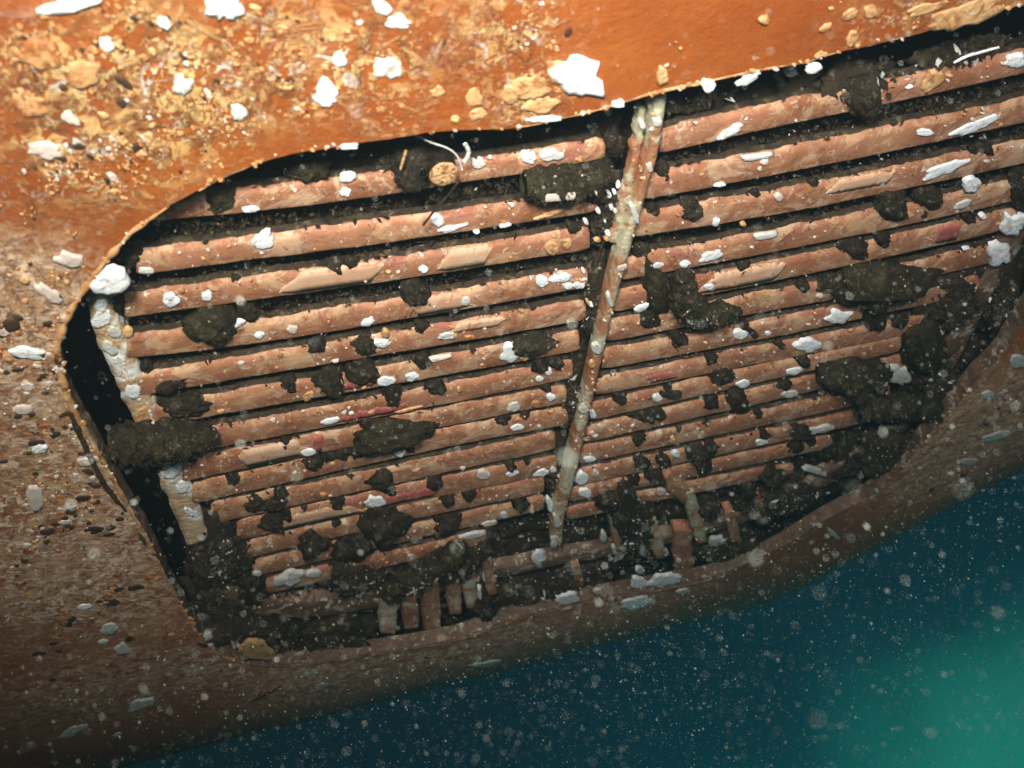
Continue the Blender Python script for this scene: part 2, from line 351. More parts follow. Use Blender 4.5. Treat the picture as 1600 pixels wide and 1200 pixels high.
bead3 = [(385,1036),(440,1040),(560,1026),(640,1014),(720,998),(800,970),(862,955),(925,940),(1000,927),(1060,916),(1130,900)]
obj('weld_bead', *tube_mesh(smoothpts([at(x, y, HULL-0.001) for x, y in bead3], 120), 0.0028, 8, 3, 0.9, 90), 'lip', hull_root)
# jagged dark crack in the paint beside the bead
def strip(pl, wid, off, seed, m, name, parent, thick=0.0012):
    P_ = smoothpts([(x, y, 0) for x, y in pl], 60); vs = []
    for k, p in enumerate(P_):
        t = (P_[min(k+1, 60)]-P_[max(k-1, 0)]).normalized(); nn = Vector((t.y, -t.x, 0)); ww = wid*math.sin(math.pi*(.04+.92*k/60))**.5
        for sgn in (-1, 1):
            q = p+nn*sgn*ww*(.55+1.1*abs(noise.noise(Vector((k*.35, sgn*7+seed, 0)))))
            vs.append(at(q.x, q.y, off+thick)); vs.append(at(q.x, q.y, off-.001))
    fs = []
    for k in range(60):
        b_ = k*4
        fs += [(b_, b_+4, b_+6, b_+2), (b_+1, b_+5, b_+4, b_), (b_+2, b_+6, b_+7, b_+3)]
    return obj(name, vs, fs, m, parent)
strip([(92,652),(106,645),(114,655),(122,675),(133,698),(145,722),(158,748),(170,768),(185,785),(198,800)], 6.5, HULL+.001, 4, 'pit', 'paint_crack', hull_root)
strip([(216,832),(222,842),(228,852)], 4, HULL+.001, 8, 'pit', 'paint_crack', hull_root)
strip([(236,866),(246,868),(256,885),(264,905)], 3.5, HULL+.001, 9, 'pit', 'paint_crack', hull_root)
strip([(388,1098),(405,1090),(425,1080),(440,1072)], 3, HULL+.002, 11, 'pit', 'paint_crack', hull_root)

# ---------------------------------------------------------------- the grille
LB = [([(235,346),(400,331),(577,309),(720,286),(810,273),(945,248)],42,34), ([(213,430),(400,406),(577,384),(720,363),(900,336),(932,329)],40,38),
 ([(195,497),(400,469),(660,432),(921,390)],40,38), ([(198,562),(400,537),(660,495),(918,450)],42,33), ([(215,620),(400,588),(700,538),(915,501)],37,34),
 ([(238,668),(400,639),(770,574),(905,548)],35,31), ([(265,714),(400,689),(710,629),(895,591)],35,30), ([(285,753),(400,730),(680,670),(885,629)],35,28),
 ([(300,788),(400,766),(680,703),(887,664)],31,27), ([(330,820),(400,804),(680,743),(868,703)],30,27), ([(370,846),(650,784),(869,740)],30,27),
 ([(385,873),(650,811),(850,770)],26,24), ([(395,902),(650,843),(850,797)],24,22), ([(410,930),(600,887),(760,850)],22,20)]
RB_ = [([(1030,241),(1200,202),(1400,160),(1600,115),(1690,92)],42,40), ([(1005,313),(1200,276),(1380,240),(1600,192),(1700,168)],44,42), ([(985,372),(1200,338),(1380,303),(1600,256),(1690,234)],42,40),
 ([(968,439),(1200,396),(1450,345),(1640,302)],38,36), ([(955,489),(1200,442),(1450,388),(1590,355)],35,33), ([(948,535),(1200,487),(1340,460),(1555,410)],33,31),
 ([(940,578),(1200,529),(1375,492),(1530,457)],31,29), ([(930,619),(1200,566),(1375,532),(1490,507)],28,27), ([(922,658),(1200,595),(1450,540)],26,25), ([(915,692),(1200,628),(1420,578)],25,24),
 ([(905,726),(1200,664),(1390,622)],25,23), ([(898,760),(1200,695),(1350,661)],23,21), ([(890,785),(1100,742),(1300,700)],20,19), ([(885,814),(1100,768),(1240,740)],19,17)]
gr = empty('intake_grille', at(800, 560, 0), 'recessed slatted steel intake grille, fouled with shells and dark growth', 'grille')
def row_y(pl, x):
    for (x0, y0), (x1, y1) in zip(pl, pl[1:]):
        if x <= x1 or (x1, y1) == pl[-1]: return y0+(y1-y0)*(x-x0)/(x1-x0)
def make_bar(pl, hl, hr, seed):
    n = max(30, int((pl[-1][0]-pl[0][0])/6)); P_ = smoothpts([(x, y, 0) for x, y in pl], n); vs = []; m_ = 10; mi = []
    for k, p in enumerate(P_):
        u = k/n; hh = hl+(hr-hl)*u
        lo = at(p.x, p.y, 0); hi = at(p.x, p.y-hh, 0); up = (hi-lo)
        q = Vector((p.x*.035, seed*5.0, 0)); z1 = noise.noise(q*.7)*.10+noise.noise(q*2.5)*.07; z2 = noise.noise(q*.5+Vector((0, 0, 9)))*.04+noise.noise(q*3+Vector((0, 0, 5)))*.03
        if k == 0 or k == n: z1 -= .1; z2 += .1
        elif k == 1 or k == n-1: z1 -= .03; z2 += .03
        hz = [0.0004*noise.noise(Vector((p.x*.07, i*3.0, seed))) for i in range(4)]
        prof = [(z2, -.011), (z2, -.0006), (.035+z2, .0001), (.09+z2*.5, .0006+hz[0]), (.45, .0008+hz[1]), (.78, .0006+hz[2]), (.86+z1*.6, -.0001+hz[3]), (.94+z1, -.0018), (1.0+z1, -.0040), (1.0+z1, -.011)]
        for a_, zz in prof: vs.append(lo+up*a_+N*zz)
    fs = []
    for k in range(n):
        for i in range(m_-1):
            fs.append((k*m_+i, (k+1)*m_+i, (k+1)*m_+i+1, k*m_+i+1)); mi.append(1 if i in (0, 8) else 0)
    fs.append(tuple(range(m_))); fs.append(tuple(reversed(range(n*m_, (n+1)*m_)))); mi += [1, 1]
    return obj('slat', vs, fs, None, gr, mats=['bar', 'barside'], mi=mi)
def slim(i): return .86 if i < 5 else .90 if i < 8 else .95
LBo = [make_bar(p, a_*slim(i), b_*slim(i), i) for i, (p, a_, b_) in enumerate(LB)]
RBo = [make_bar(p, a_*slim(i), b_*slim(i), 40+i) for i, (p, a_, b_) in enumerate(RB_)]
def flatbar(pl, name, m, off0, off1, seed, n=80, rough=.12, parent=gr):
    """pl: (x, y, width px). a flat strip with thickness"""
    P_ = smoothpts(pl, n); vs = []
    for k, p in enumerate(P_):
        a_ = P_[max(k-1, 0)]; b_ = P_[min(k+1, n)]; t = Vector((b_.x-a_.x, b_.y-a_.y, 0)).normalized(); nn = Vector((t.y, -t.x, 0)); w2 = p.z*.5
        wl = w2*(1+rough*noise.noise(Vector((k*.3, seed, 0)))*2+rough*noise.noise(Vector((k*1.1, seed, 5)))); wr = w2*(1+rough*noise.noise(Vector((k*.3, seed, 9)))*2+rough*noise.noise(Vector((k*1.1, seed, 15))))
        A = (p.x-nn.x*wl, p.y-nn.y*wl); B = (p.x+nn.x*wr, p.y+nn.y*wr); Mx = ((A[0]+B[0])/2, (A[1]+B[1])/2)
        e_ = 0.0012*noise.noise(Vector((k*.5, seed, 30)))
        vs += [at(*A, off1)+N*(off0-off1), at(*A, off1-.0015), at(*[A[i]*.8+B[i]*.2 for i in (0, 1)], off1+e_), at(*Mx, off1+e_*1.5+.0005), at(*[A[i]*.2+B[i]*.8 for i in (0, 1)], off1-e_), at(*B, off1-.0015), at(*B, off1)+N*(off0-off1)]
    fs = []
    for k in range(n):
        for i in range(6): fs.append((k*7+i, (k+1)*7+i, (k+1)*7+i+1, k*7+i+1))
    fs += [tuple(range(7)), tuple(reversed(range(n*7, n*7+7)))]
    return obj(name, vs, fs, m, parent)
flatbar([(1032,142,19),(1029,175,18),(1020,240,15),(1003,300,14),(985,360,15),(974,400,15),(960,450,14),(943,520,13),(925,600,13),(912,655,14),(902,700,15),(886,760,17),(873,810,17),(870,856,16)], 'upright_bar', 'barv', -0.004, 0.012, 3, rough=.03)
flatbar([(1003,170,12),(998,210,14),(990,260,14),(975,320,15),(958,380,13)], 'upright_rib', 'barv', -0.004, 0.003, 8, 40, .3)
flatbar([(150,462,30),(165,505,42),(185,555,42),(208,605,42),(232,655,42),(250,700,40),(270,745,42),(290,795,40),(312,850,36)], 'side_frame', 'frame', -0.030, 0.0, 5)
flatbar([(312,850,30),(330,895,30),(352,925,28),(390,946,28),(440,955,30),(500,952,32),(560,942,32),(620,930,26),(700,912,20),(770,897,18),(900,872,16),(1050,842,16),(1150,815,16)], 'bottom_frame', 'lip', -0.02, -0.004, 6)
flatbar([(1660,180,34),(1630,260,34),(1595,350,34),(1560,420,32),(1520,490,30),(1488,555,28),(1440,630,26),(1380,690,24),(1300,745,22),(1200,795,20),(1130,820,18)], 'side_frame', 'lip', -0.02, -0.003, 7)
for x0, y0, x1, y1, w_, m_, sd in ((607,938,606,990,27,'frame',1),(640,934,643,982,24,'barv',2),(674,918,677,1000,27,'bar',3),(708,908,712,960,22,'bar',4),(732,900,738,950,20,'barv',5),
   (1016,812,1033,872,20,'barv',6),(1066,828,1070,895,28,'bar',7),(1076,768,1098,850,20,'barv',8),(1040,745,1075,780,26,'bar',9),(958,800,968,860,14,'barv',10),(1140,800,1152,850,16,'bar',11),(1180,770,1196,820,14,'barv',12),(760,870,770,930,16,'bar',13),(900,885,908,925,14,'barv',14)):
    flatbar([(x0,y0,w_*.85),((x0+x1)/2,(y0+y1)/2,w_),(x1,y1,w_*.85)], 'end_tab', m_, -0.012, 0.006, 20+sd, 24, .1)
# bare primer and coralline patches on slats
def pline(row, x0, x1, f0, f1, seed):
    pl, hl, hr = row; hl *= .88; hr *= .88; up, lo = [], []
    n = 40; rnp = random.Random(int(seed))
    for k in range(n+1):
        x = x0+(x1-x0)*k/n; y = row_y(pl, x); hh = hl+(hr-hl)*(x-pl[0][0])/(pl[-1][0]-pl[0][0])
        g = min(1, min(k+.01, (n-k)*1.0+.01)/n/(.24 if (seed+(k > n/2)) % 2 < 1 else .14)); piv = f0+(f1-f0)*(.15 if (seed*3+(k > n/2)) % 2 < 1 else .8)
        fa = lambda w: piv+((f1 if w else f0)-piv)*g**.75
        e1 = .16*noise.noise(Vector((k*.45, seed, 7)))+.10*noise.noise(Vector((k*1.3, seed, 2)))
        jx = 0 if 0 < k < n else (-1 if k == 0 else 1); up.append((x+jx*rnp.uniform(-2, 2), y-hh*max(f0, min(.93, fa(1)+e1)))); lo.append((x, y-hh*max(.05, fa(0)+e1*.4)))
    return up, lo
def slat_patch(bar, row, x0, x1, f0, f1, m, seed):
    up, lo = pline(row, x0, x1, f0, f1, seed); off = .0017; vs = []
    for u_, l_ in zip(up, lo):
        for q in range(4):
            w_ = q/3; vs.append(at(l_[0]+(u_[0]-l_[0])*w_, l_[1]+(u_[1]-l_[1])*w_, off-(0.0004 if q in (0, 3) else 0)-.0001*q))
    n = len(up)-1; fs = [(k*4+q, (k+1)*4+q, (k+1)*4+q+1, k*4+q+1) for k in range(n) for q in range(3)]
    # tuck the edge down to the slat so that it has thickness
    rim = [k*4 for k in range(n+1)]+[n*4+1, n*4+2]+[k*4+3 for k in range(n, -1, -1)]+[2, 1]
    b0 = len(vs); vs += [vs[i]-N*.003 for i in rim]
    fs += [(rim[i], b0+i, b0+(i+1) % len(rim), rim[(i+1) % len(rim)]) for i in range(len(rim))]
    WLb = bar
    return obj('paint_patch', vs, fs, m, WLb)
for bi, x0, x1, f0, f1, m_ in ((2,436,600,.03,.96,'primer'),(2,684,768,.05,.95,'primer'),(3,640,738,.05,.85,'primer'),(7,372,487,.03,.95,'primer'),(7,487,505,.05,.95,'purple'),(10,405,570,.03,.80,'primer'),(5,535,590,.15,.60,'purple'),(4,700,790,.5,.9,'primer'),(10,580,690,.1,.7,'purple'),(6,520,640,.1,.5,'purple')):
    slat_patch(LBo[bi], LB[bi], x0, x1, f0, f1, m_, bi+x0)
for bi, x0, x1, f0, f1, m_ in ((4,1088,1228,.05,.9,'primer'),(2,1290,1400,.4,.92,'primer'),(7,1010,1060,.1,.6,'purple'),(4,1460,1500,.1,.9,'purple')):
    slat_patch(RBo[bi], RB_[bi], x0, x1, f0, f1, m_, bi+x0)
# silty growth that fills the space behind the slats (nobody could count it)
gp = [(330,285),(560,225),(960,170),(1300,100),(1690,30),(1650,330),(1560,520),(1440,700),(1200,820),(900,900),(560,960),(400,950),(330,860),(262,700),(232,600),(200,500),(215,400)]
gs = [st(x, y, -.03) for x, y in gp]
s0 = min(p[0] for p in gs); s1 = max(p[0] for p in gs); t0 = min(p[1] for p in gs); t1 = max(p[1] for p in gs)
step = 0.0065; ns = int((s1-s0)/step); nt_ = int((t1-t0)/step); idx = {}; vs, fs = [], []
for i in range(ns+1):
    for j in range(nt_+1):
        a_, b_ = s0+i*step, t0+j*step
        if inside(gs, a_, b_):
            q = Vector((a_*28, b_*28, 0)); z = -.026+.012*noise.noise(q)+.007*noise.noise(q*2.7)+.004*noise.noise(q*6)
            idx[(i, j)] = len(vs); vs.append(O+H*a_+D*b_+N*z)
for (i, j), k in idx.items():
    if (i+1, j) in idx and (i, j+1) in idx and (i+1, j+1) in idx: fs.append((k, idx[(i+1, j)], idx[(i+1, j+1)], idx[(i, j+1)]))
tag(obj('silty_growth', vs, fs, 'mat'), 'dark brown silty growth filling the gaps behind the slats', 'growth', kind='stuff')

# ---------------------------------------------------------------- words that place a thing
ORD = ['first', 'second', 'third', 'fourth', 'fifth', 'sixth', 'seventh', 'eighth', 'ninth', 'tenth', 'eleventh', 'twelfth', 'thirteenth', 'fourteenth', 'fifteenth', 'sixteenth', 'seventeenth', 'eighteenth']
USED = {}
def where(px, py):
    side = None
    if py < 850:
        for nm, rows in (('left', LB), ('right', RB_)):
            if (nm == 'left') == (px < 1000-.2*(py-300)): side = (nm, rows)
    if side and side[1][0][0][0][0]-40 < px:
        best = min(range(14), key=lambda i: abs(row_y(side[1][i][0], px)-side[1][i][1]*.5-py))
        w0, w1 = (250, 950) if side[0] == 'left' else (980, 1560)
        u = (px-w0)/(w1-w0)
        zone = ['outer end', 'outer part', 'middle', 'inner part', 'inner end'] if side[0] == 'left' else ['inner end', 'inner part', 'middle', 'outer part', 'outer end']
        return '%s of %s %s slat down' % (zone[max(0, min(4, int(u*5)))], ORD[best], side[0])
    return None
SHAPES = ['', 'jagged ', 'rounded ', 'knobbly ', 'lopsided ', 'ragged ', 'smooth ', 'lumpy ', 'stubby ', 'crooked ']
def uniq(label):
    if label in USED:
        for sname in ('leftmost', 'next'): pass
    USED[label] = USED.get(label, 0)+1
    return label
# ---------------------------------------------------------------- shells
OFFS = {'H': HULL+.0005, 'G': .0015, 'V': .0125, 'F': 0.0005}
SH = []      # px, py, w, h, rot, surface, material, thickness mm, label or None
def sh(px, py, w, h, rot=10, on='G', m='shell', th=4, label=None): SH.append((px, py, w, h, rot, on, m, th, label))
sh(905,120,78,62,-25,'H','shell',9,'big bright white shell cluster on the orange hull above the grille')
sh(868,112,30,44,20,'H','cream',5,'grey cream shell tucked against the left of the big bright white cluster')
sh(350,10,58,44,5,'H','shell',7,'bright white shell cut by the top edge of the photo, the one further right')
sh(110,6,90,34,10,'H','shell',7,'bright white shell at the top left corner, cut by the photo edge')
sh(128,115,58,44,-10,'H','cream',3,'large round cream barnacle scar at the upper left of the hull')
sh(60,90,64,42,-15,'H','tan',3,'large tan barnacle scar at the far upper left of the hull')
sh(45,165,70,34,-20,'H','tan',2,'flat tan scar low at the far upper left')
sh(508,150,44,46,30,'H','shell',7,'jagged white shell midway above the left slats, on orange paint')
sh(530,92,24,24,0,'H','shell',6,'small white shell above the jagged white shell on the orange hull')
sh(596,10,22,34,60,'H','shell',5,'slim white shell right at the top edge left of the yellow crust')
sh(622,34,40,22,0,'H','shell',6,'white shell with yellow rim near the top edge above the rotten grey one')
sh(608,105,44,40,-20,'H','pale',6,'rotten grey shell below the white shell with yellow rim')
sh(256,36,24,16,-30,'H','shell',5,'small oval white shell near the top between the two cut shells')
sh(286,134,32,30,-40,'H','pale',5,'lilac white shell amid the crust left of the dark specks')
sh(374,176,30,24,-30,'H','pale',4,'lilac white shell at the lower right tip of the left crust')
sh(167,70,26,18,-40,'H','shell',4,'small pale shell right of the large round barnacle scar')
sh(70,236,56,24,-8,'H','greyc',4,'greyish shell patch at the left edge of the orange hull')
sh(110,185,32,18,-35,'H','greyc',3,'pale slanting shell between the two tan scars and grey patch')
sh(682,142,26,22,0,'H','cream',5,'yellow oval barnacle alone below the yellow crust')
sh(711,185,15,16,0,'H','cream',5,'small yellow barnacle just above the opening edge')
sh(741,152,28,34,20,'H','cream',4,'cream barnacle above the grey one near the opening edge')
sh(746,178,30,20,10,'H','cream',4,'cream barnacle under the other, touching the opening edge')
sh(797,148,26,36,0,'H','cream',4,'upright cream barnacle left of the cream crust')
sh(828,140,60,40,10,'H','cream',5,'broad cream shell crust left of the big bright white cluster')
sh(846,165,60,24,10,'H','cream',4,'flat cream crust beneath the big bright white cluster')
sh(850,186,58,9,4,'H','shell',4,'thin white shell line on the opening edge under the cream crust')
sh(967,163,20,11,5,'H','shell',4,'small white shell on the opening edge left of the upright bar')
sh(545,228,34,11,5,'H','shell',5,'small white shell on the opening edge above the left slats')
sh(1036,120,18,30,0,'H','cream',4,'jagged cream chip directly above the top of the upright bar')
sh(1195,32,17,13,0,'H','cream',5,'lone yellow barnacle on clean orange paint')
sh(1328,23,26,14,30,'H','cream',3,'slim yellow barnacle at the upper right, left one of two')
sh(1362,18,22,22,30,'H','cream',3,'yellow barnacle at the upper right, right one of two')
sh(1290,44,22,10,35,'H','cream',2,'faint yellow smear below the two upper right barnacles')
sh(1332,60,16,30,-25,'H','cream',3,'upright yellow smear resting on the right opening edge')
sh(1281,86,18,9,25,'H','cream',3,'small yellow smear on the edge left of the upright one')
sh(1510,22,130,34,18,'H','cream',2,'long yellow crust along the opening edge at the top right')
sh(1450,12,70,14,15,'H','cream',2,'narrow yellow crust above the long one at the top right')
sh(1107,134,22,22,40,'H','shell',5,'white and yellow shell on the opening edge right of the upright bar')
sh(1168,126,36,12,30,'H','pale',4,'grey shell curl on the opening edge right of the white and yellow one')
sh(1236,114,20,9,10,'G','pale',8,'grey oval shell in the shade under the right opening edge')
sh(1272,108,26,12,25,'H','shell',4,'white shell on the right opening edge, before the dark recess')
sh(168,441,58,42,10,'H','shell',9,'big bright white shell bridging the left rim of the opening')
sh(44,552,56,18,-8,'H','shell',5,'white shell patch with dark holes on the left hull')
sh(62,701,24,13,15,'H','shell',6,'gleaming white shell on the mottled left hull')
sh(36,640,30,16,-5,'H','greyc',4,'lilac patch with two dark holes on the left hull')
sh(108,408,46,22,-10,'H','greyc',4,'greyish shell cluster left of the rim, above the bridging shell')
sh(78,462,46,18,-28,'H','greyc',4,'slanting greyish shell left of the rim')
sh(38,438,15,10,-10,'H','cream',5,'small bright cream barnacle near the left photo edge')
sh(56,778,30,44,10,'H','greyc',3,'pale grey smear low on the left hull')
sh(133,722,26,14,0,'H','greyc',4,'grey shell beside the dark crack')
sh(132,948,24,9,10,'H','shell',4,'small bluish white shell near the lower left')
sh(170,983,30,18,15,'H','pale',4,'greyish white shell low on the left hull')
sh(162,1003,16,7,5,'H','pale',3,'small sliver of shell under the greyish white one')
sh(190,1015,22,18,20,'H','pale',3,'ragged pale shell below the sliver at the lower left')
sh(221,1100,38,15,20,'H','pale',4,'blue grey shell on the dim lower hull')
sh(112,1143,46,12,25,'H','pale',4,'long slanting pale shell near the bottom left corner')
sh(183,1149,18,7,20,'H','pale',3,'small pale shell right of the long slanting one')
sh(46,1162,12,7,10,'H','pale',3,'tiny pale shell in the bottom left corner')
sh(404,1019,64,26,-8,'H','cream',5,'broad cream scale on the lower left lip of the opening')
sh(887,936,36,17,8,'H','shell',5,'blue white shell on the lower lip, leftmost of the bright ones')
sh(998,911,32,17,0,'H','shell',7,'blue white shell on the lower lip, middle of the bright ones')
sh(1036,906,46,22,8,'H','shell',8,'largest blue white shell on the lower lip')
sh(996,943,50,22,12,'H','shell',7,'oval blue white shell below the lower lip on the hull')
sh(1068,925,24,9,5,'H','pale',4,'small dim shell right of the oval blue white one')
sh(934,925,14,9,10,'H','pale',4,'tiny greenish shell on the lower lip')
sh(765,1049,52,12,5,'H','pale',3,'dim blue shell patch on the curving lower hull')
sh(480,1052,34,12,15,'H','pale',3,'dim bluish patch below the lower left lip')
sh(503,1071,22,8,5,'H','pale',3,'small dim bluish patch under the other')
sh(1545,618,22,15,20,'H','pale',5,'pale shell high on the right hull beside the opening')
sh(1557,681,54,13,12,'H','pale',4,'long pale shell streak on the right hull')
sh(1515,722,30,12,0,'H','pale',4,'pale shell under the long streak on the right hull')
sh(1590,566,28,22,0,'H','pale',6,'pale shell at the right photo edge beside the opening')
sh(1303,835,26,7,-40,'H','pale',3,'small slanting pale shell on the right lower lip')
for a_ in [(543,278,12,26,-80),(540,300,16,14,0),(392,327,28,9,5),(862,243,38,17,5,'G','pale'),(826,247,20,24,80),(748,256,22,14,0,'G','pale'),(820,191+52,10,10),
 (411,378,36,22,20),(228,423,26,11,-5,'G','pale'),(708,356,46,9,14),(683,345,24,17,-20),(790,352,20,6,10),(858,335,46,7,18,'G','cream'),(745,297+66,10,5),
 (267,470,28,21,0),(323,463,18,17,0),(662,421,15,11,10),(607,425,9,5,0,'G','cream'),(862,388,24,20,0,'G','cream'),(885,381,20,17,0,'G','cream'),
 (847,441,18,15,0),(877,436,34,11,12),(888,447,14,11,0),(905,446,18,10,10),(362,510,52,14,20),(337,524,14,12,40),(575,503,22,13,30),(457,515,18,12,0,'G','greyc'),(405,524,16,9,20),(728,471,18,12,30,'G','pale'),
 (597,537,28,12,5),(603,522,14,14,60,'G','cream'),(700,526,34,10,8,'G','pale'),(799,552,40,30,20),(823,558,24,10,20,'G','cream'),(603,596,30,14,5),(643,589,22,12,10),(682,562,44,5,12,'G','greyc'),
 (482,619,20,13,40,'G','cream'),(516,658,30,10,14),(549,646,9,5,10),(638,640,44,4,12,'G','cream'),(855,580,18,11,-20),(843,592,12,9,0),(717,609,9,8,0,'G','cream'),(580,644,12,5,20,'G','cream'),
 (861,621,14,13,0),(803,636,22,14,25,'G','pale'),(838,632,14,12,0,'G','tan'),(808,668,24,9,10),(482,706,24,12,5),(520,725,8,5,0,'G','cream'),(624,706,19,18,-20),(650,735,12,4,25,'G','cream'),
 (587,784,35,18,4),(800,740,20,9,10),(846,739,24,10,15),(864,734,11,10,0),(755,742,20,14,0,'G','greyc'),(860,790,11,26,-75+90),(787,805,14,11,10,'G','pale'),(740,837,40,9,12,'G','pale'),(765,818,26,8,12,'G','greyc'),
 (909,749,24,19,30),(915,771,18,15,0),(921,717,19,9,5),(904,717,5,9,0),(926,647,12,16,30),(931,740,12,11,0,'G','greyc'),
 (1027,622,15,14,0),(1161,600,23,13,8),(1241,580,27,11,12),(1190,691,20,10,10),(1056,710,13,11,0),(1030,748,23,9,0),(1033,769,15,12,0,'G','greyc'),(982,786,14,10,0,'G','pale'),
 (962,856,13,12,0,'G','pale',8),(1034,864,20,14,0,'G','pale',12),(1003,857,10,26,0,'G','pale',8),(841,872,22,19,20,'G','shell',6),(1000,891,15,10,0,'H','pale'),(1129,850,42,26,-10,'G','pale',10),(943,839,12,17,0,'G','pale',8),
 (1141,206,42,14,28),(1183,246,48,6,8,'G','pale'),(1125,289,21,5,5),(1119,347,16,10,45),(1217,309,15,11,0,'G','greyc'),(1197,369,38,9,10,'G','pale'),(1112,400,38,14,20),(1071,412,17,10,15),(1028,415,20,9,10,'G','pale'),(1162,351,9,5,10,'G','cream'),
 (1445,207,28,11,0),(1524,196,74,15,22),(1475,265,76,17,22),(1517,289,28,24,30,'G','shell',8),(1588,96,36,17,15),(1460,126,50,20,35,'G','cream'),(1421,136,13,5,20),(1505,319,30,11,25,'G','pale'),(1536,338,13,9,0,'G','shell',7),
 (1583,350,42,36,20,'G','shell',12),(1561,398,38,34,-20,'G','shell',12),(1311,496,44,22,12,'G','shell',6),(1262,541,38,21,5,'G','shell',6),(1405,588,38,32,-40,'G','pale',14),(1374,598,26,10,0,'G','shell',10),(1510,389,11,5,10),
 (1108,448,17,10,5),(1281,463,12,8,0,'G','greyc'),(1157,523,26,15,10),(1200,521,10,7,0),(1002,481,28,11,18),(1162,600,1,1),(1234,616,28,11,8,'G','pale'),(1279,671,50,12,8,'G','pale',8),(1274,736,38,10,-15,'G','pale',8),
 (450,904,50,22,12,'G','pale',7),(490,897,28,10,8,'G','pale',6),(402,896,14,9,0,'G','pale',6),(561,929,13,10,0,'G','pale',8),(677,994,22,13,0,'G','shell',12),(677,977,12,6,0,'G','pale',11),
 (751,869,26,13,-10,'G','pale',8),(761,903,15,17,30,'G','shell',10),(751,928,10,26,10,'G','shell',10),(345,643,14,5,10,'G','cream')]:
    if a_[2] > 1: sh(*a_)
for x, y, w_, h_, m_ in ((1003,195,10,16,'pale'),(1028,190,15,18,'pale'),(1015,262,10,18,'greyc'),(992,335,10,34,'pale'),(972,418,18,9,'greyc'),(953,470,8,26,'pale'),(933,545,14,18,'pale'),(926,570,12,10,'cream'),(912,640,16,14,'pale'),(870,815,12,24,'pale'),(868,842,14,10,'pale')):
    sh(x, y, w_, h_, -70 if False else 15, 'V', m_, 2.5)
for x, y, w_, h_, m_ in ((158,478,24,22,'shell'),(160,498,26,36,'shell'),(178,520,24,18,'pale'),(172,545,30,18,'pale'),(190,563,20,9,'shell'),(200,520,14,16,'cream'),(207,612,28,26,'shell'),(222,650,26,30,'cream'),(266,735,28,28,'shell'),(285,762,22,18,'shell'),(296,800,22,10,'shell')):
    sh(x, y, w_, h_, -40, 'F', m_, 3)
rnd = random.Random(11)
for i in range(16):   # small flakes in the dark growth left of the upright bar
    y = rnd.uniform(290, 480); x = 955-(y-290)*.2+rnd.uniform(-32, 18)
    sh(x, y, rnd.uniform(5, 11), rnd.uniform(4, 8), rnd.uniform(-60, 60), 'G', rnd.choice(['shell', 'pale', 'cream']), 3, 'tiny shell flake in growth left of the upright bar')
KIND = {'shell': ('white_shell', 'white', 'shell'), 'pale': ('pale_shell', 'pale blue grey', 'shell'), 'cream': ('barnacle', 'cream', 'barnacle'), 'tan': ('barnacle_scar', 'tan', 'barnacle'), 'greyc': ('barnacle_scar', 'greyish', 'barnacle')}
pending = []
for i, (px, py, w_, h_, rot, on, m_, th, label) in enumerate(SH):
    nm, colr, cat = KIND[m_]
    vs, fs = patch_mesh(px, py, w_, h_, rot, OFFS[on], th*.001, i+1, .35 if w_ > 30 else .22, 22 if w_ > 15 else 14, 4 if w_ > 15 else 3)
    o = obj(nm, vs, fs, m_)
    grp = 'shells and barnacles on the hull' if on == 'H' else 'shells and barnacles on the grille'
    if not label:
        size = 'large' if w_*h_ > 600 else 'small' if w_*h_ < 150 else 'mid'
        form = 'long' if w_ > 2.2*h_ else 'upright' if h_ > 1.3*w_ else 'round' if w_ < 1.25*h_ else 'oval'
        if on == 'V': wh = 'the upright bar, %s' % ('at its foot' if py > 780 else 'low down' if py > 600 else 'below its middle' if py > 480 else 'at mid height' if py > 380 else 'above its middle' if py > 300 else 'below its top' if py > 230 else 'at its top')
        elif on == 'F': wh = 'the left side frame, %s' % ('at its top' if py < 500 else 'near its top' if py < 540 else 'above its middle' if py < 590 else 'at its middle' if py < 640 else 'below its middle' if py < 700 else 'near its foot' if py < 780 else 'at its foot')
        else: wh = where(px, py) or ('the bottom of the grille, %s' % ('far left' if px < 500 else 'left of the end tabs' if px < 600 else 'on the striped end tabs' if px < 745 else 'right of the end tabs' if px < 800 else 'below the upright bar' if px < 930 else 'near the far end tabs' if px < 1060 else 'at the far right'))
        label = '%s %s %s %s, %s' % (size, form, colr, cat, wh.replace('the ', ''))
    pending.append((o, label, cat, grp))

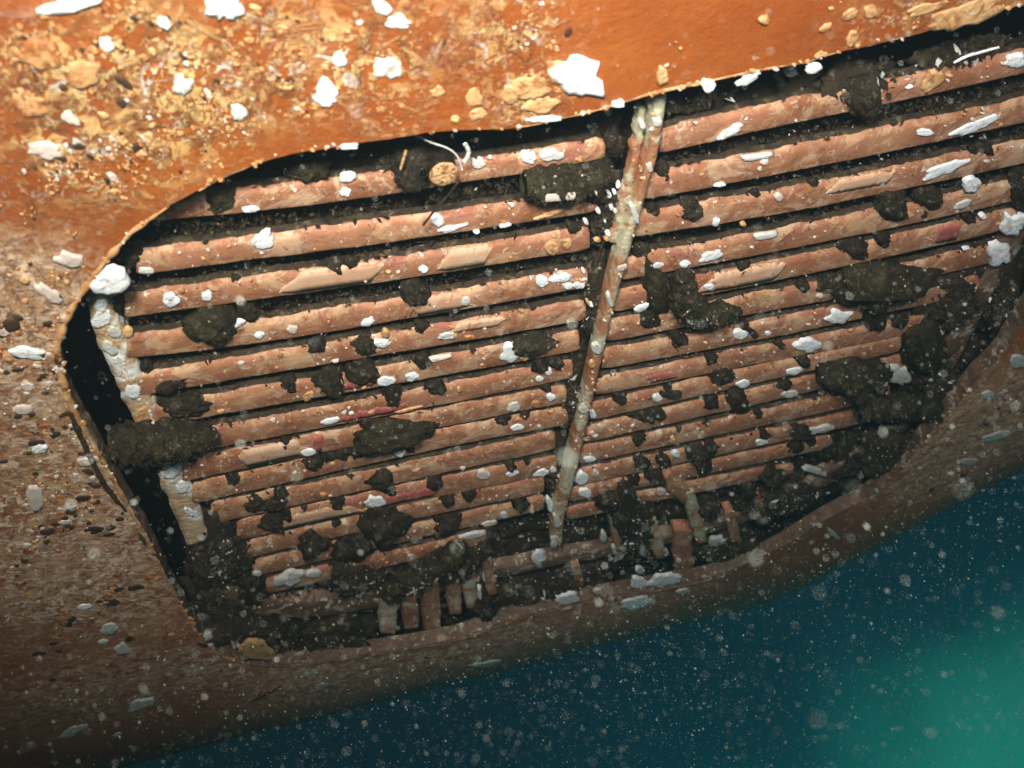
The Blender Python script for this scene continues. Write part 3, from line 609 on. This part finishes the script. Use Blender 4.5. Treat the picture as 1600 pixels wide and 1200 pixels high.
# ---------------------------------------------------------------- sea squirts and other dark animals
SQ = [(205,400,46,34,40,'squirt'),(186,476,27,22,0,'squirt'),(325,500,80,52,10,'green'),(272,592,58,24,14,'squirt'),(229,572,20,17,0,'squirt'),(296,627,84,26,4,'squirt'),(257,646,14,14,0,'squirt'),(305,716,20,13,0,'squirt'),
 (566,532,44,26,0,'squirt'),(648,455,46,32,-10,'squirt'),(513,590,52,34,5,'squirt'),(566,578,46,38,0,'squirt'),(612,620,28,42,0,'squirt'),(620,666,136,38,9,'green'),(634,692,26,14,0,'squirt'),(450,687,26,13,0,'squirt'),(482,718,30,17,0,'squirt'),(513,711,24,12,0,'squirt'),
 (590,742,48,22,10,'squirt'),(430,776,44,20,12,'squirt'),(395,781,40,20,5,'squirt'),(605,808,78,46,5,'squirt'),(420,810,44,20,10,'squirt'),(492,840,54,32,5,'green'),(545,848,60,34,15,'squirt'),(700,812,44,20,15,'squirt'),
 (935,268,44,46,0,'squirt'),(638,262,64,66,-20,'squirt'),(480,262,66,30,10,'green'),(345,305,52,40,20,'green'),(1345,150,52,70,-10,'squirt'),(1388,318,50,44,-25,'squirt'),(1444,305,42,26,0,'squirt'),(1080,322,42,26,10,'squirt'),(1330,382,46,24,0,'squirt'),
 (1024,452,40,92,15,'green'),(1012,495,34,28,0,'squirt'),(1172,514,38,18,-30,'squirt'),(1362,482,34,76,-10,'squirt'),(1380,432,150,50,8,'green'),(1152,624,36,44,20,'green'),(1124,583,36,24,20,'squirt'),(1290,700,34,20,20,'squirt'),(1205,735,44,18,15,'green'),(1100,790,40,22,10,'squirt'),(1170,760,30,18,10,'squirt'),(950,775,40,30,0,'squirt'),(1334,574,112,44,4,'green'),(1440,540,64,80,10,'green'),
 (836,531,72,26,8,'green'),(967,618,24,26,0,'green'),(1090,700,46,22,5,'green'),(1032,712,28,18,0,'squirt'),(1002,716,30,16,0,'squirt'),(894,746,15,14,0,'squirt'),(882,766,17,15,0,'squirt'),(1035,270,24,32,0,'squirt'),(994,393,14,24,0,'squirt'),
 (393,918,44,44,0,'squirt'),(976,806,50,86,10,'squirt'),(1003,642,44,16,0,'squirt'),(1050,608,46,16,0,'squirt'),(1245,668,40,18,0,'squirt'),(1055,530,24,34,10,'green'),(930,300,40,30,10,'squirt'),(760,955,46,50,30,'squirt'),
 (905,320,26,16,0,'squirt'),(958,225,30,40,0,'squirt'),(1440,330,20,16,0,'squirt'),(255,725,40,14,10,'squirt'),(385,487,34,26,0,'squirt'),(1300,440,50,20,8,'green'),(1060,438,36,30,0,'squirt'),(1590,300,34,60,0,'squirt')]
for i, (px, py, w_, h_, rot, m_) in enumerate(SQ):
    vs, fs = blob_mesh(px, py, w_, h_, rot, -.006, i+70, .26, 0.80, 48, 30)
    o = obj('sea_squirt', vs, fs, m_)
    if w_*h_ > 700: fuzz(o, o, int(60+w_*h_/22), i)
    size = 'big' if w_*h_ > 2200 else 'small' if w_*h_ < 600 else 'mid'
    form = 'long' if w_ > 2.2*h_ else 'upright' if h_ > 1.3*w_ else 'round' if w_ < 1.25*h_ else 'oval'
    label = '%s %s %s sea squirt, %s' % (size, form, 'olive green' if m_ == 'green' else 'dark brown', where(px, py) or ('bottom of the grille' if px > 700 else 'lower left corner of the grille'))
    pending.append((o, label, 'sea squirt', 'sea squirts growing in the grille'))
# tiny ones along the upper edges of the slats
rnd = random.Random(5)
def tiny(rows, n, seed, side):
    for k in range(n):
        ri = rnd.choice([2, 4, 5, 6, 7, 8, 9, 10, 10, 11, 12]); pl, hl, hr = rows[ri]
        x = rnd.uniform(pl[0][0]+30, pl[-1][0]-10); y = row_y(pl, x)-hl*(1.0)
        r = rnd.uniform(9, 22)
        vs, fs = blob_mesh(x, y, r*1.4, r*.9, rnd.uniform(-10, 25), -.005, k+seed, .35, 0.8, 16, 10)
        o = obj('small_sea_squirt', vs, fs, 'squirt')
        pending.append((o, 'small dark knob, %s' % where(x, y+hl*.3), 'sea squirt', 'small dark knobs on the slats'))
tiny(LB, 46, 300, 'left'); tiny(RB_, 40, 400, 'right')
# tube shaped animals
def tube_animal(pl, r0, m_, label, off=.006, spots=False):
    P_ = smoothpts([at(x, y, off) for x, y in pl], 60)
    root = empty('tube_sea_squirt', P_[30], label, 'sea squirt')
    def rad(u): return r0*(.45+.75*math.sin(math.pi*min(.96, .08+.9*u))**.6)*(1+.02*math.sin(u*90))
    bo = obj('body', *tube_mesh(P_, rad, 20, r0*999, .45, 130), m_, root); fuzz(bo, root, 420, int(r0*9999), .0030)
    e_ = P_[-1]; d = (P_[-1]-P_[-6]).normalized()
    q = [e_+d*(k*.0022) for k in range(-3, 4)]
    obj('siphon', *tube_mesh(q, lambda u: r0*(.62-.25*u), 14, 3, .2, 200), 'squirt', root)
    if spots:
        vs, fs = [], []
        for k in range(11):
            p = P_[16+k*2]+N*r0*1.26; c_ = len(vs)
            px, py = px_of(p); U = H*.0022; V = D*.0045
            for i in range(10): vs.append(p+U*math.cos(i*.628)+V*math.sin(i*.628)-N*.0006)
            vs.append(p+N*.0009); fs += [(c_+i, c_+(i+1) % 10, c_+10) for i in range(10)]
        obj('spot_row', vs, fs, 'greyc', root)
tube_animal([(168,694),(200,692),(240,690),(285,684),(328,680)], .017, 'green', 'long furry olive tube shaped animal lying across the gap left of the slats', .014)
tube_animal([(818,290),(845,288),(875,286),(905,283),(945,278)], .0125, 'green', 'green tube shaped animal with a row of pale spots, left of the upright bar', .008, True)
tube_animal([(1068,430),(1068,462),(1082,484),(1110,492),(1148,488)], .0125, 'green', 'curved olive tube shaped animal hanging between the upper right slats', .010)
tube_animal([(604,928),(630,908),(665,890),(695,872),(722,855)], .017, 'green', 'long green tube shaped animal slanting above the striped end tabs', .012, True)
tube_animal([(1340,646),(1380,636),(1420,634),(1460,640),(1492,652)], .015, 'green', 'long dim green tube shaped animal at the right end of the lower slats', .012)

# ---------------------------------------------------------------- furry clumps of growth
CL = [(345,862,110,100,0,'furry dark clump at the lower left corner of the slats'),(395,975,190,66,-10,'furry dark clump in the gap inside the lower left lip'),(500,985,170,44,6,'flat dark clump in the gap above the broad cream scale'),
 (1480,470,110,80,30,'furry clump over the outer ends of the middle right slats'),(1455,585,100,64,30,'furry clump below the pale shell at the right ends of the slats'),(1375,700,150,56,25,'big dim clump in the lower right corner of the opening'),
 (1215,775,150,36,14,'wide furry clump under the lower right slats'),(985,815,80,70,0,'dark clump right of the foot of the upright bar'),(1130,845,110,36,10,'dark clump around the far end tabs'),(860,915,220,44,14,'long dark clump lying along the lower lip'),
 (715,870,110,60,20,'green clump above the striped end tabs'),(560,890,110,50,10,'dark clump under the lowest left slats'),(770,950,70,70,30,'dark clump right of the striped end tabs'),(1340,130,130,60,14,'brown clump hanging under the right opening edge'),
 (650,250,120,60,8,'dark clump around the round stud'),(945,330,46,110,-10,'dark clump left of the upper part of the upright bar'),(925,470,40,110,-8,'dark clump left of the middle of the upright bar'),(890,620,36,110,-10,'dark clump left of the lower part of the upright bar'),(868,740,36,80,-10,'dark clump left of the foot of the upright bar'),
 (1080,150,150,34,12,'olive clump under the opening edge right of the upright bar'),(1560,480,60,110,0,'dim clump against the right side of the opening'),(1500,80,150,34,16,'dark clump under the opening edge at the far right'),(330,940,60,80,30,'dark clump between the lower left frame and the lip')]
for i, (px, py, w_, h_, rot, label) in enumerate(CL):
    root = empty('growth_clump', at(px, py, -.006), label, 'growth', 'furry clumps of dark growth')
    vs, fs = blob_mesh(px, py, w_, h_, rot, -.012, 500+i, .45, .42, 44, 26, .55)
    obj('clump_body', vs, fs, 'mat', root)
    c, U, V = basis(px, py, -.012, rot); dep = min(U.length*w_, V.length*h_)*.5*.42
    vs, fs = [], []
    mi = []
    for k in range(int(w_*h_/18)):
        j = rnd.randrange(44*26); d = Vector((rnd.gauss(0, .42), rnd.gauss(0, .42), 0))
        if d.length > .98: continue
        z = math.sqrt(max(0, 1-d.length_squared))
        p = c+U*(d.x*w_*.5)+V*(d.y*h_*.5)+N*(dep*(z*.95)+rnd.uniform(-.002, .004))
        r = rnd.uniform(.0015, .0055); a_ = Vector((rnd.gauss(0, 1), rnd.gauss(0, 1), rnd.gauss(0, 1))).normalized(); b_ = a_.cross(Vector((rnd.gauss(0, 1), rnd.gauss(0, 1), rnd.gauss(0, 1)))).normalized(); c3 = a_.cross(b_)
        o_ = len(vs); vs += [p-a_*r*1.6, p-b_*r*.7, p+a_*r*1.6, p+b_*r*.7, p+c3*r*.5, p-c3*r*.4]
        fs += [(o_, o_+1, o_+4), (o_+1, o_+2, o_+4), (o_+2, o_+3, o_+4), (o_+3, o_, o_+4), (o_+1, o_, o_+5), (o_+2, o_+1, o_+5), (o_+3, o_+2, o_+5), (o_, o_+3, o_+5)]
        q = 2 if rnd.random() < .035 else (1 if rnd.random() < .25 else 0); mi += [q]*8
    tag(obj('fuzz', vs, fs, None, root, smooth=False, mats=['mat', 'green', 'pale'], mi=mi), kind='stuff')

# ---------------------------------------------------------------- stud, bubble, thin worms
stud = empty('round_stud', at(695, 274, .01), 'round tan stud end sticking out between the top left slats', 'stud')
P_ = [at(694, 274, z) for z in (-.02, .006, .010)]; P_ = [P_[0]]+[at(694, 274, .012)]
c = at(694, 274, .014); r = (at(715, 274, .014)-c).length
vs, fs = [], []
for q, (k, z) in enumerate(((1.0, -.03), (1.03, -.004), (1.05, -.0015), (.95, 0), (.6, .0007), (.25, .0002))):
    for i in range(24):
        a_ = 2*math.pi*i/24; kk = k*(1+.05*noise.noise(Vector((math.cos(a_)*2, math.sin(a_)*2, 0)))); vs.append(c+H*math.cos(a_)*r*kk+(D*.88).normalized()*math.sin(a_)*r*kk*1.05+N*(z+(.0008*noise.noise(Vector((math.cos(a_)*3*k, math.sin(a_)*3*k, q))) if z > -.001 else 0)))
for q in range(5):
    for i in range(24): fs.append((q*24+i, q*24+(i+1) % 24, (q+1)*24+(i+1) % 24, (q+1)*24+i))
fs.append(tuple(range(5*24, 6*24)))
obj('stud_face', vs[3*24-24:], [tuple(i-48 for i in f) for f in fs if min(f) >= 48], 'stud', stud)
obj('stud_collar', vs[:72], [f for f in fs if max(f) < 72], 'squirt', stud)
def sphere(c, r, nu=24, nv=14):
    vs = [c+Vector((math.cos(2*math.pi*i/nu)*math.sin(math.pi*(j+.001)/nv), math.sin(2*math.pi*i/nu)*math.sin(math.pi*(j+.001)/nv), math.cos(math.pi*(j+.001)/nv)))*r for j in range(nv+1) for i in range(nu)]
    return vs, [(j*nu+i, (j+1)*nu+i, (j+1)*nu+(i+1) % nu, j*nu+(i+1) % nu) for j in range(nv) for i in range(nu)]
tag(obj('air_bubble', *sphere(at(661, 270, .014), .0030), 'bubble'), 'tiny clear air bubble just left of the round stud', 'bubble')
for pl, r_, m_, label in (([(648,210),(672,222),(700,232),(715,245),(722,265)], .0007, 'pale', 'thin pale worm thread curling from the opening edge above the round stud'),
    ([(727,225),(732,238),(726,252)], .0016, 'pale', 'short pale worm tube right of the round stud'),
    ([(634,236),(630,250),(626,264)], .0010, 'cream', 'short yellow worm tube left of the round stud'),
    ([(718,282),(700,305),(680,328),(661,352)], .0009, 'squirt', 'thin dark hydroid stem hanging below the round stud'),
    ([(1490,98),(1510,88),(1530,82),(1560,74)], .0011, 'shell', 'thin bright line of shell at the far upper right slat'),
    ([(712,846),(722,858),(714,872),(706,880)], .0012, 'pale', 'thin pale curled worm above the striped end tabs')):
    P_ = smoothpts([at(x, y, .016) for x, y in pl], 30)
    tag(obj('worm_thread', *tube_mesh(P_, r_, 8, 1, .3, 300), m_), label, 'worm')

# ---------------------------------------------------------------- small encrusting flakes
def flake(vs, fs, px, py, w_, h_, rot, off, th, rn, on_hull=True):
    c, U, V = basis(px, py, off, rot); k0 = len(vs); n = 8
    for i in range(n):
        a_ = 2*math.pi*i/n; k = rn.uniform(.7, 1.2)
        vs.append(c+U*(math.cos(a_)*w_*.5*k)+V*(math.sin(a_)*h_*.5*k)-N*.0008)
    for i in range(n):
        a_ = 2*math.pi*i/n; k = rn.uniform(.45, .7); vs.append(c+U*(math.cos(a_)*w_*.5*k)+V*(math.sin(a_)*h_*.5*k)+N*th*rn.uniform(.6, 1))
    vs.append(c+N*th*rn.uniform(.5, 1.1))
    for i in range(n):
        j = (i+1) % n
        fs.append((k0+i, k0+j, k0+n+j, k0+n+i)); fs.append((k0+n+i, k0+n+j, k0+2*n))
    return 2*n
CRU = [(40,100,60,70,110,9,-35,'a'),(150,110,90,70,190,8,-35,'a'),(230,50,90,45,170,8,-30,'a'),(300,120,100,70,330,7,-30,'b'),(110,235,90,40,230,8,-30,'c'),(220,215,80,50,230,8,-35,'b'),(340,190,80,45,260,7,-30,'b'),(200,290,100,45,90,6,-20,'a'),
 (480,95,100,55,360,7,0,'b'),(600,70,80,60,220,7,10,'b'),(620,180,70,20,60,7,0,'b'),(795,40,80,42,420,6,0,'b'),(720,30,60,35,150,6,10,'b'),(410,30,60,30,70,7,-10,'a'),(60,340,90,25,60,6,-10,'a'),(810,140,50,35,50,7,0,'b'),(550,150,120,50,80,5,0,'b'),
 (60,425,75,30,170,9,-12,'a'),(60,500,75,50,260,9,-8,'a'),(55,600,60,60,300,10,-4,'c'),(110,730,70,90,480,10,5,'c'),(60,830,80,70,360,10,8,'c'),(160,890,70,60,200,10,10,'a'),(60,950,80,60,150,10,12,'c'),(160,960,90,50,100,9,15,'a'),
 (1545,660,50,70,60,8,20,'c'),(1480,730,50,60,40,7,20,'c'),(1400,30,90,30,30,9,25,'b'),(1540,15,80,25,30,12,25,'b'),(460,1060,60,25,50,8,15,'c'),(620,1030,120,16,60,6,12,'c'),(980,935,150,16,70,7,8,'c'),(150,1080,160,60,30,8,20,'c'),(1250,870,80,30,25,8,20,'c'),(1080,80,140,40,8,6,20,'b')]
rn = random.Random(21)
vs, fs, mi = [], [], []
PAL = {'a': [0, 0, 1, 1, 1, 3], 'b': [0, 0, 0, 1, 1, 1, 2, 3], 'c': [1, 1, 2, 2, 2, 0, 3, 3]}
holeN = hole[::3]
for cx_, cy_, rx, ry, n, sz, rot, pal in CRU:
    # clustered: seeds, then flakes round the seeds
    seeds = [(rn.gauss(cx_, rx*.55), rn.gauss(cy_, ry*.55)) for _ in range(max(3, n//14))]
    for k in range(n):
        sx, sy = rn.choice(seeds); x = rn.gauss(sx, sz*1.2); y = rn.gauss(sy, sz*1.0)
        s_, t_ = st(x, y, HULL)
        if inside(holeN, s_, t_) : continue
        if rn.random() < (.80 if x < 260 and y > 380 else .60): continue
        w_ = min(26, sz*math.exp(rn.gauss(-.25, .55))); h_ = w_*rn.uniform(.3, .7)
        nf = flake(vs, fs, x, y, w_, h_, rot+rn.gauss(0, 16), HULL+.0008, .0002+w_*.00002, rn); mi += [rn.choice(PAL[pal])]*nf
# flakes along the rim
for k in range(150):
    i = rn.randrange(len(opening)-1); u = rn.random(); a_, b_ = opening[i], opening[i+1]
    x = a_[0]+(b_[0]-a_[0])*u+rn.gauss(0, 2); y = a_[1]+(b_[1]-a_[1])*u+rn.gauss(0, 2)
    w_ = rn.uniform(4, 13); nf = flake(vs, fs, x, y, w_, w_*.6, rn.uniform(-30, 30), HULL+.0006, .001, rn); mi += [rn.choice([0, 1, 1, 2])]*nf
tag(obj('hull_crust', vs, fs, None, smooth=False, mats=['cream', 'tan', 'greyc', 'pit'], mi=mi), 'countless small cream and tan encrusting flakes scattered over the hull paint', 'crust', kind='stuff')
vs, fs, mi = [], [], []
for rows in (LB, RB_):
    for pl, hl, hr in rows:
        n = int((pl[-1][0]-pl[0][0])/30)
        seeds = [rn.uniform(pl[0][0], pl[-1][0]) for _ in range(7)]
        for k in range(n):
            x = min(pl[-1][0]-5, max(pl[0][0]+5, rn.gauss(rn.choice(seeds), 40))); y = row_y(pl, x)-hl*rn.uniform(.08, .9)
            w_ = min(18, 5*math.exp(rn.gauss(0, .5))); nf = flake(vs, fs, x, y, w_, w_*rn.uniform(.3, .7), 11+rn.gauss(0, 14), .0012, .0006+w_*.00010, rn); mi += [rn.choice([1, 1, 2, 2, 4])]*nf
for pl in ([(150,470),(205,600),(245,670),(300,800)], [(1030,150),(1005,300),(960,450),(925,600),(870,850)], [(330,890),(400,950),(560,942),(770,897)]):
    P_ = smoothpts([(x, y, 0) for x, y in pl], 100)
    for k in range(45):
        p = rn.choice(P_); off = .0125 if pl[0][0] == 1030 else .0005
        w_ = rn.uniform(3, 9); nf = flake(vs, fs, p.x+rn.gauss(0, 5), p.y+rn.gauss(0, 5), w_, w_*.6, rn.uniform(-60, 60), off, .0010, rn); mi += [rn.choice([0, 1, 2, 2, 2])]*nf
tag(obj('grille_crust', vs, fs, None, smooth=False, mats=['cream', 'tan', 'greyc', 'pit', 'tan'], mi=mi), 'small cream and tan encrusting flakes scattered along the slats', 'crust', kind='stuff')
# ragged turf in the gaps and along the slat edges
rt = random.Random(31); vs, fs, mi = [], [], []
for rows in (LB, RB_):
    for ri, (pl, hl, hr) in enumerate(rows):
        x0, x1 = pl[0][0], pl[-1][0]
        dens = [rt.uniform(x0, x1) for _ in range(9)]
        for k in range(int((x1-x0)*.95)):
            x = rt.uniform(x0, x1) if rt.random() < .5 else rt.gauss(rt.choice(dens), 22)
            if not x0+4 < x < x1-4: continue
            y = row_y(pl, x); pit = 34-ri*1.6
            if rt.random() < .975: yy = y+rt.uniform(2, pit); off = rt.uniform(-.022, -.008)
            else: yy = y-(hl+(hr-hl)*(x-x0)/(x1-x0))*rt.uniform(.95, 1.06); off = rt.uniform(-.004, .0005)
            p = at(x, yy, off); L_ = rt.uniform(.0012, .0042); d = Vector((rt.gauss(0, 1), rt.gauss(-.5, .5), rt.gauss(-.4, .8))).normalized(); sd_ = d.orthogonal().normalized(); s2 = d.cross(sd_); a_ = rt.uniform(0, 6.28)
            sd_ = sd_*math.cos(a_)+s2*math.sin(a_); w_ = L_*rt.uniform(.25, .7); o_ = len(vs); t3 = d.cross(sd_)*w_*.6
            vs += [p-d*L_, p+sd_*w_, p+d*L_, p-sd_*w_, p+t3, p-t3]
            fs += [(o_, o_+1, o_+4), (o_+1, o_+2, o_+4), (o_+2, o_+3, o_+4), (o_+3, o_, o_+4), (o_+1, o_, o_+5), (o_+2, o_+1, o_+5), (o_+3, o_+2, o_+5), (o_, o_+3, o_+5)]
            r_ = rt.random(); mi += [3 if r_ < .018 else 2 if r_ < .16 else 1 if r_ < .4 else 0]*8
tag(obj('slat_turf', vs, fs, None, smooth=False, mats=['mat', 'squirt', 'green', 'greyc'], mi=mi), 'fine dark ragged turf growing in the gaps between the slats', 'growth', kind='stuff')
# dark round pits of dead barnacles on the left hull
PT = [(18,508,26,22),(2,520,16,16),(75,507,16,9),(68,588,15,8),(28,578,20,6),(28,556,14,10),(65,556,12,6),(28,651,14,7),(49,648,11,5),(57,692,26,8),(6,721,14,4),(45,708,10,4),(130,709,20,6),(130,779,24,10),(102,810,12,6),(150,785,14,9),(147,828,30,11),(172,824,17,9),(170,835,22,6),(187,811,14,7),(39,877,11,6),(175,942,24,11),(212,918,28,8),(186,921,20,6),(155,940,12,4),(83,1006,14,4),(92,1017,10,4),(60,1022,22,6),(193,129,34,11),(339,127,12,8),(692,67,20,26),(888,50,12,16),(82,1062,12,5)]
for i, (x, y, w_, h_) in enumerate(PT):
    o = obj('barnacle_pit', *patch_mesh(x, y, w_, h_, 8 if y > 300 else -35, HULL+.0005, .0022, i+900, .2, 16, 3), 'pit')
    v = 'beside the crack' if 690 < y < 850 and x > 90 else 'on the upper hull' if y < 300 else 'low on the left hull' if y > 860 else 'near the left photo edge' if x < 60 else 'left of the rim'
    pending.append((o, '%s dark oval barnacle pit %s' % ('large' if w_ > 20 else 'slim' if h_ < 6 else 'small', v), 'barnacle', 'dark barnacle pits on the hull'))
# hand out the labels; look-alikes that still share words get told apart by their neighbours in the photo
by = {}
for p in pending: by.setdefault(p[1], []).append(p)
for label, L_ in by.items():
    if len(L_) > 1:
        L_.sort(key=lambda p: p[0].location.x)
        vert = (max(p[0].location.z for p in L_)-min(p[0].location.z for p in L_)) > (L_[-1][0].location.x-L_[0][0].location.x)
        if vert: L_.sort(key=lambda p: -p[0].location.z)
        n = len(L_)
        for k, (o, l, cat, grp) in enumerate(L_):
            nm = ('topmost' if vert else 'leftmost') if k == 0 else ('lowest' if vert else 'rightmost') if k == n-1 else ('%s from the %s' % (ORD[k], 'top' if vert else 'left'))
            tag(o, '%s, %s of %s' % (l, nm, ['', '', 'two', 'three', 'four', 'five', 'six', 'seven', 'eight', 'nine', 'ten', 'eleven', 'twelve', 'thirteen', 'fourteen', 'fifteen', 'sixteen'][min(n, 16)]), cat, grp)
    else:
        for o, l, cat, grp in L_: tag(o, l, cat, grp)

# ---------------------------------------------------------------- specks drifting in the water
rn = random.Random(77)
vs, fs, mi = [], [], []
def speck(p, r, k):
    a_ = Vector((.8+rn.gauss(0, .35), rn.gauss(0, .4), -.6+rn.gauss(0, .4))).normalized(); b_ = a_.orthogonal().normalized(); c_ = a_.cross(b_); o_ = len(vs)
    el = rn.uniform(1, 3.2)
    vs.extend([p+a_*r*el, p-a_*r*el, p+b_*r, p-b_*r, p+c_*r, p-c_*r])
    for q in ((0, 2, 4), (0, 4, 3), (0, 3, 5), (0, 5, 2), (1, 4, 2), (1, 3, 4), (1, 5, 3), (1, 2, 5)): fs.append(tuple(o_+i for i in q)); mi.append(k)
n = 0
while n < 85000:
    y = 0.28+2.9*rn.random()**.8; x = rn.uniform(-.7, .75)*y; z = rn.uniform(-.60, .42)*y
    p = Vector((x, y, z))
    if N.dot(p)-NO < HULL+.02: 
        q = p-O
        if q.dot(D) < TB+.25: continue
    wgt = 0.25+0.75*min(1, max(0, (x/y*.6-z/y)*1.6+.25))
    if rn.random() > wgt: continue
    if rn.random() > .35+1.6*max(0, noise.noise(p*5)+.15): continue
    n += 1; speck(p, (.00018+.0004*rn.random()**4)*(.35+.6*y), 1 if rn.random() < .004 else 0)
for k in range(80):
    y = rn.uniform(.16, .42); speck(Vector((rn.uniform(-.5, .6)*y, y, rn.uniform(-.42, .1)*y)), rn.uniform(.0003, .0008)*(.4+y), 0)
tag(obj('marine_snow', vs, fs, None, mats=['snow', 'ysnow'], mi=mi), 'pale specks drifting in the dark water', 'specks', kind='stuff')

# ---------------------------------------------------------------- the water itself
vs = [Vector((x, y, z)) for x in (-2.6, 4.2) for y in (-.6, 4.2) for z in (-3.2, 2.6)]
fs = [(0, 1, 3, 2), (4, 6, 7, 5), (0, 4, 5, 1), (2, 3, 7, 6), (0, 2, 6, 4), (1, 5, 7, 3)]
m = bpy.data.materials.new('water_haze'); m.use_nodes = True; n_ = m.node_tree; n_.nodes.clear()
o_ = n_.nodes.new('ShaderNodeOutputMaterial'); v_ = n_.nodes.new('ShaderNodeVolumePrincipled')
v_.inputs['Color'].default_value = (0.36, 0.55, 0.66, 1); v_.inputs['Density'].default_value = 0.25; v_.inputs['Anisotropy'].default_value = 0.8
n_.links.new(v_.outputs[0], o_.inputs['Volume']); M['haze'] = m
tag(obj('haze', vs, fs, 'haze', smooth=False), 'cloudy blue green sea water all round the hull', 'water', kind='stuff')
print('objects', len(bpy.data.objects))
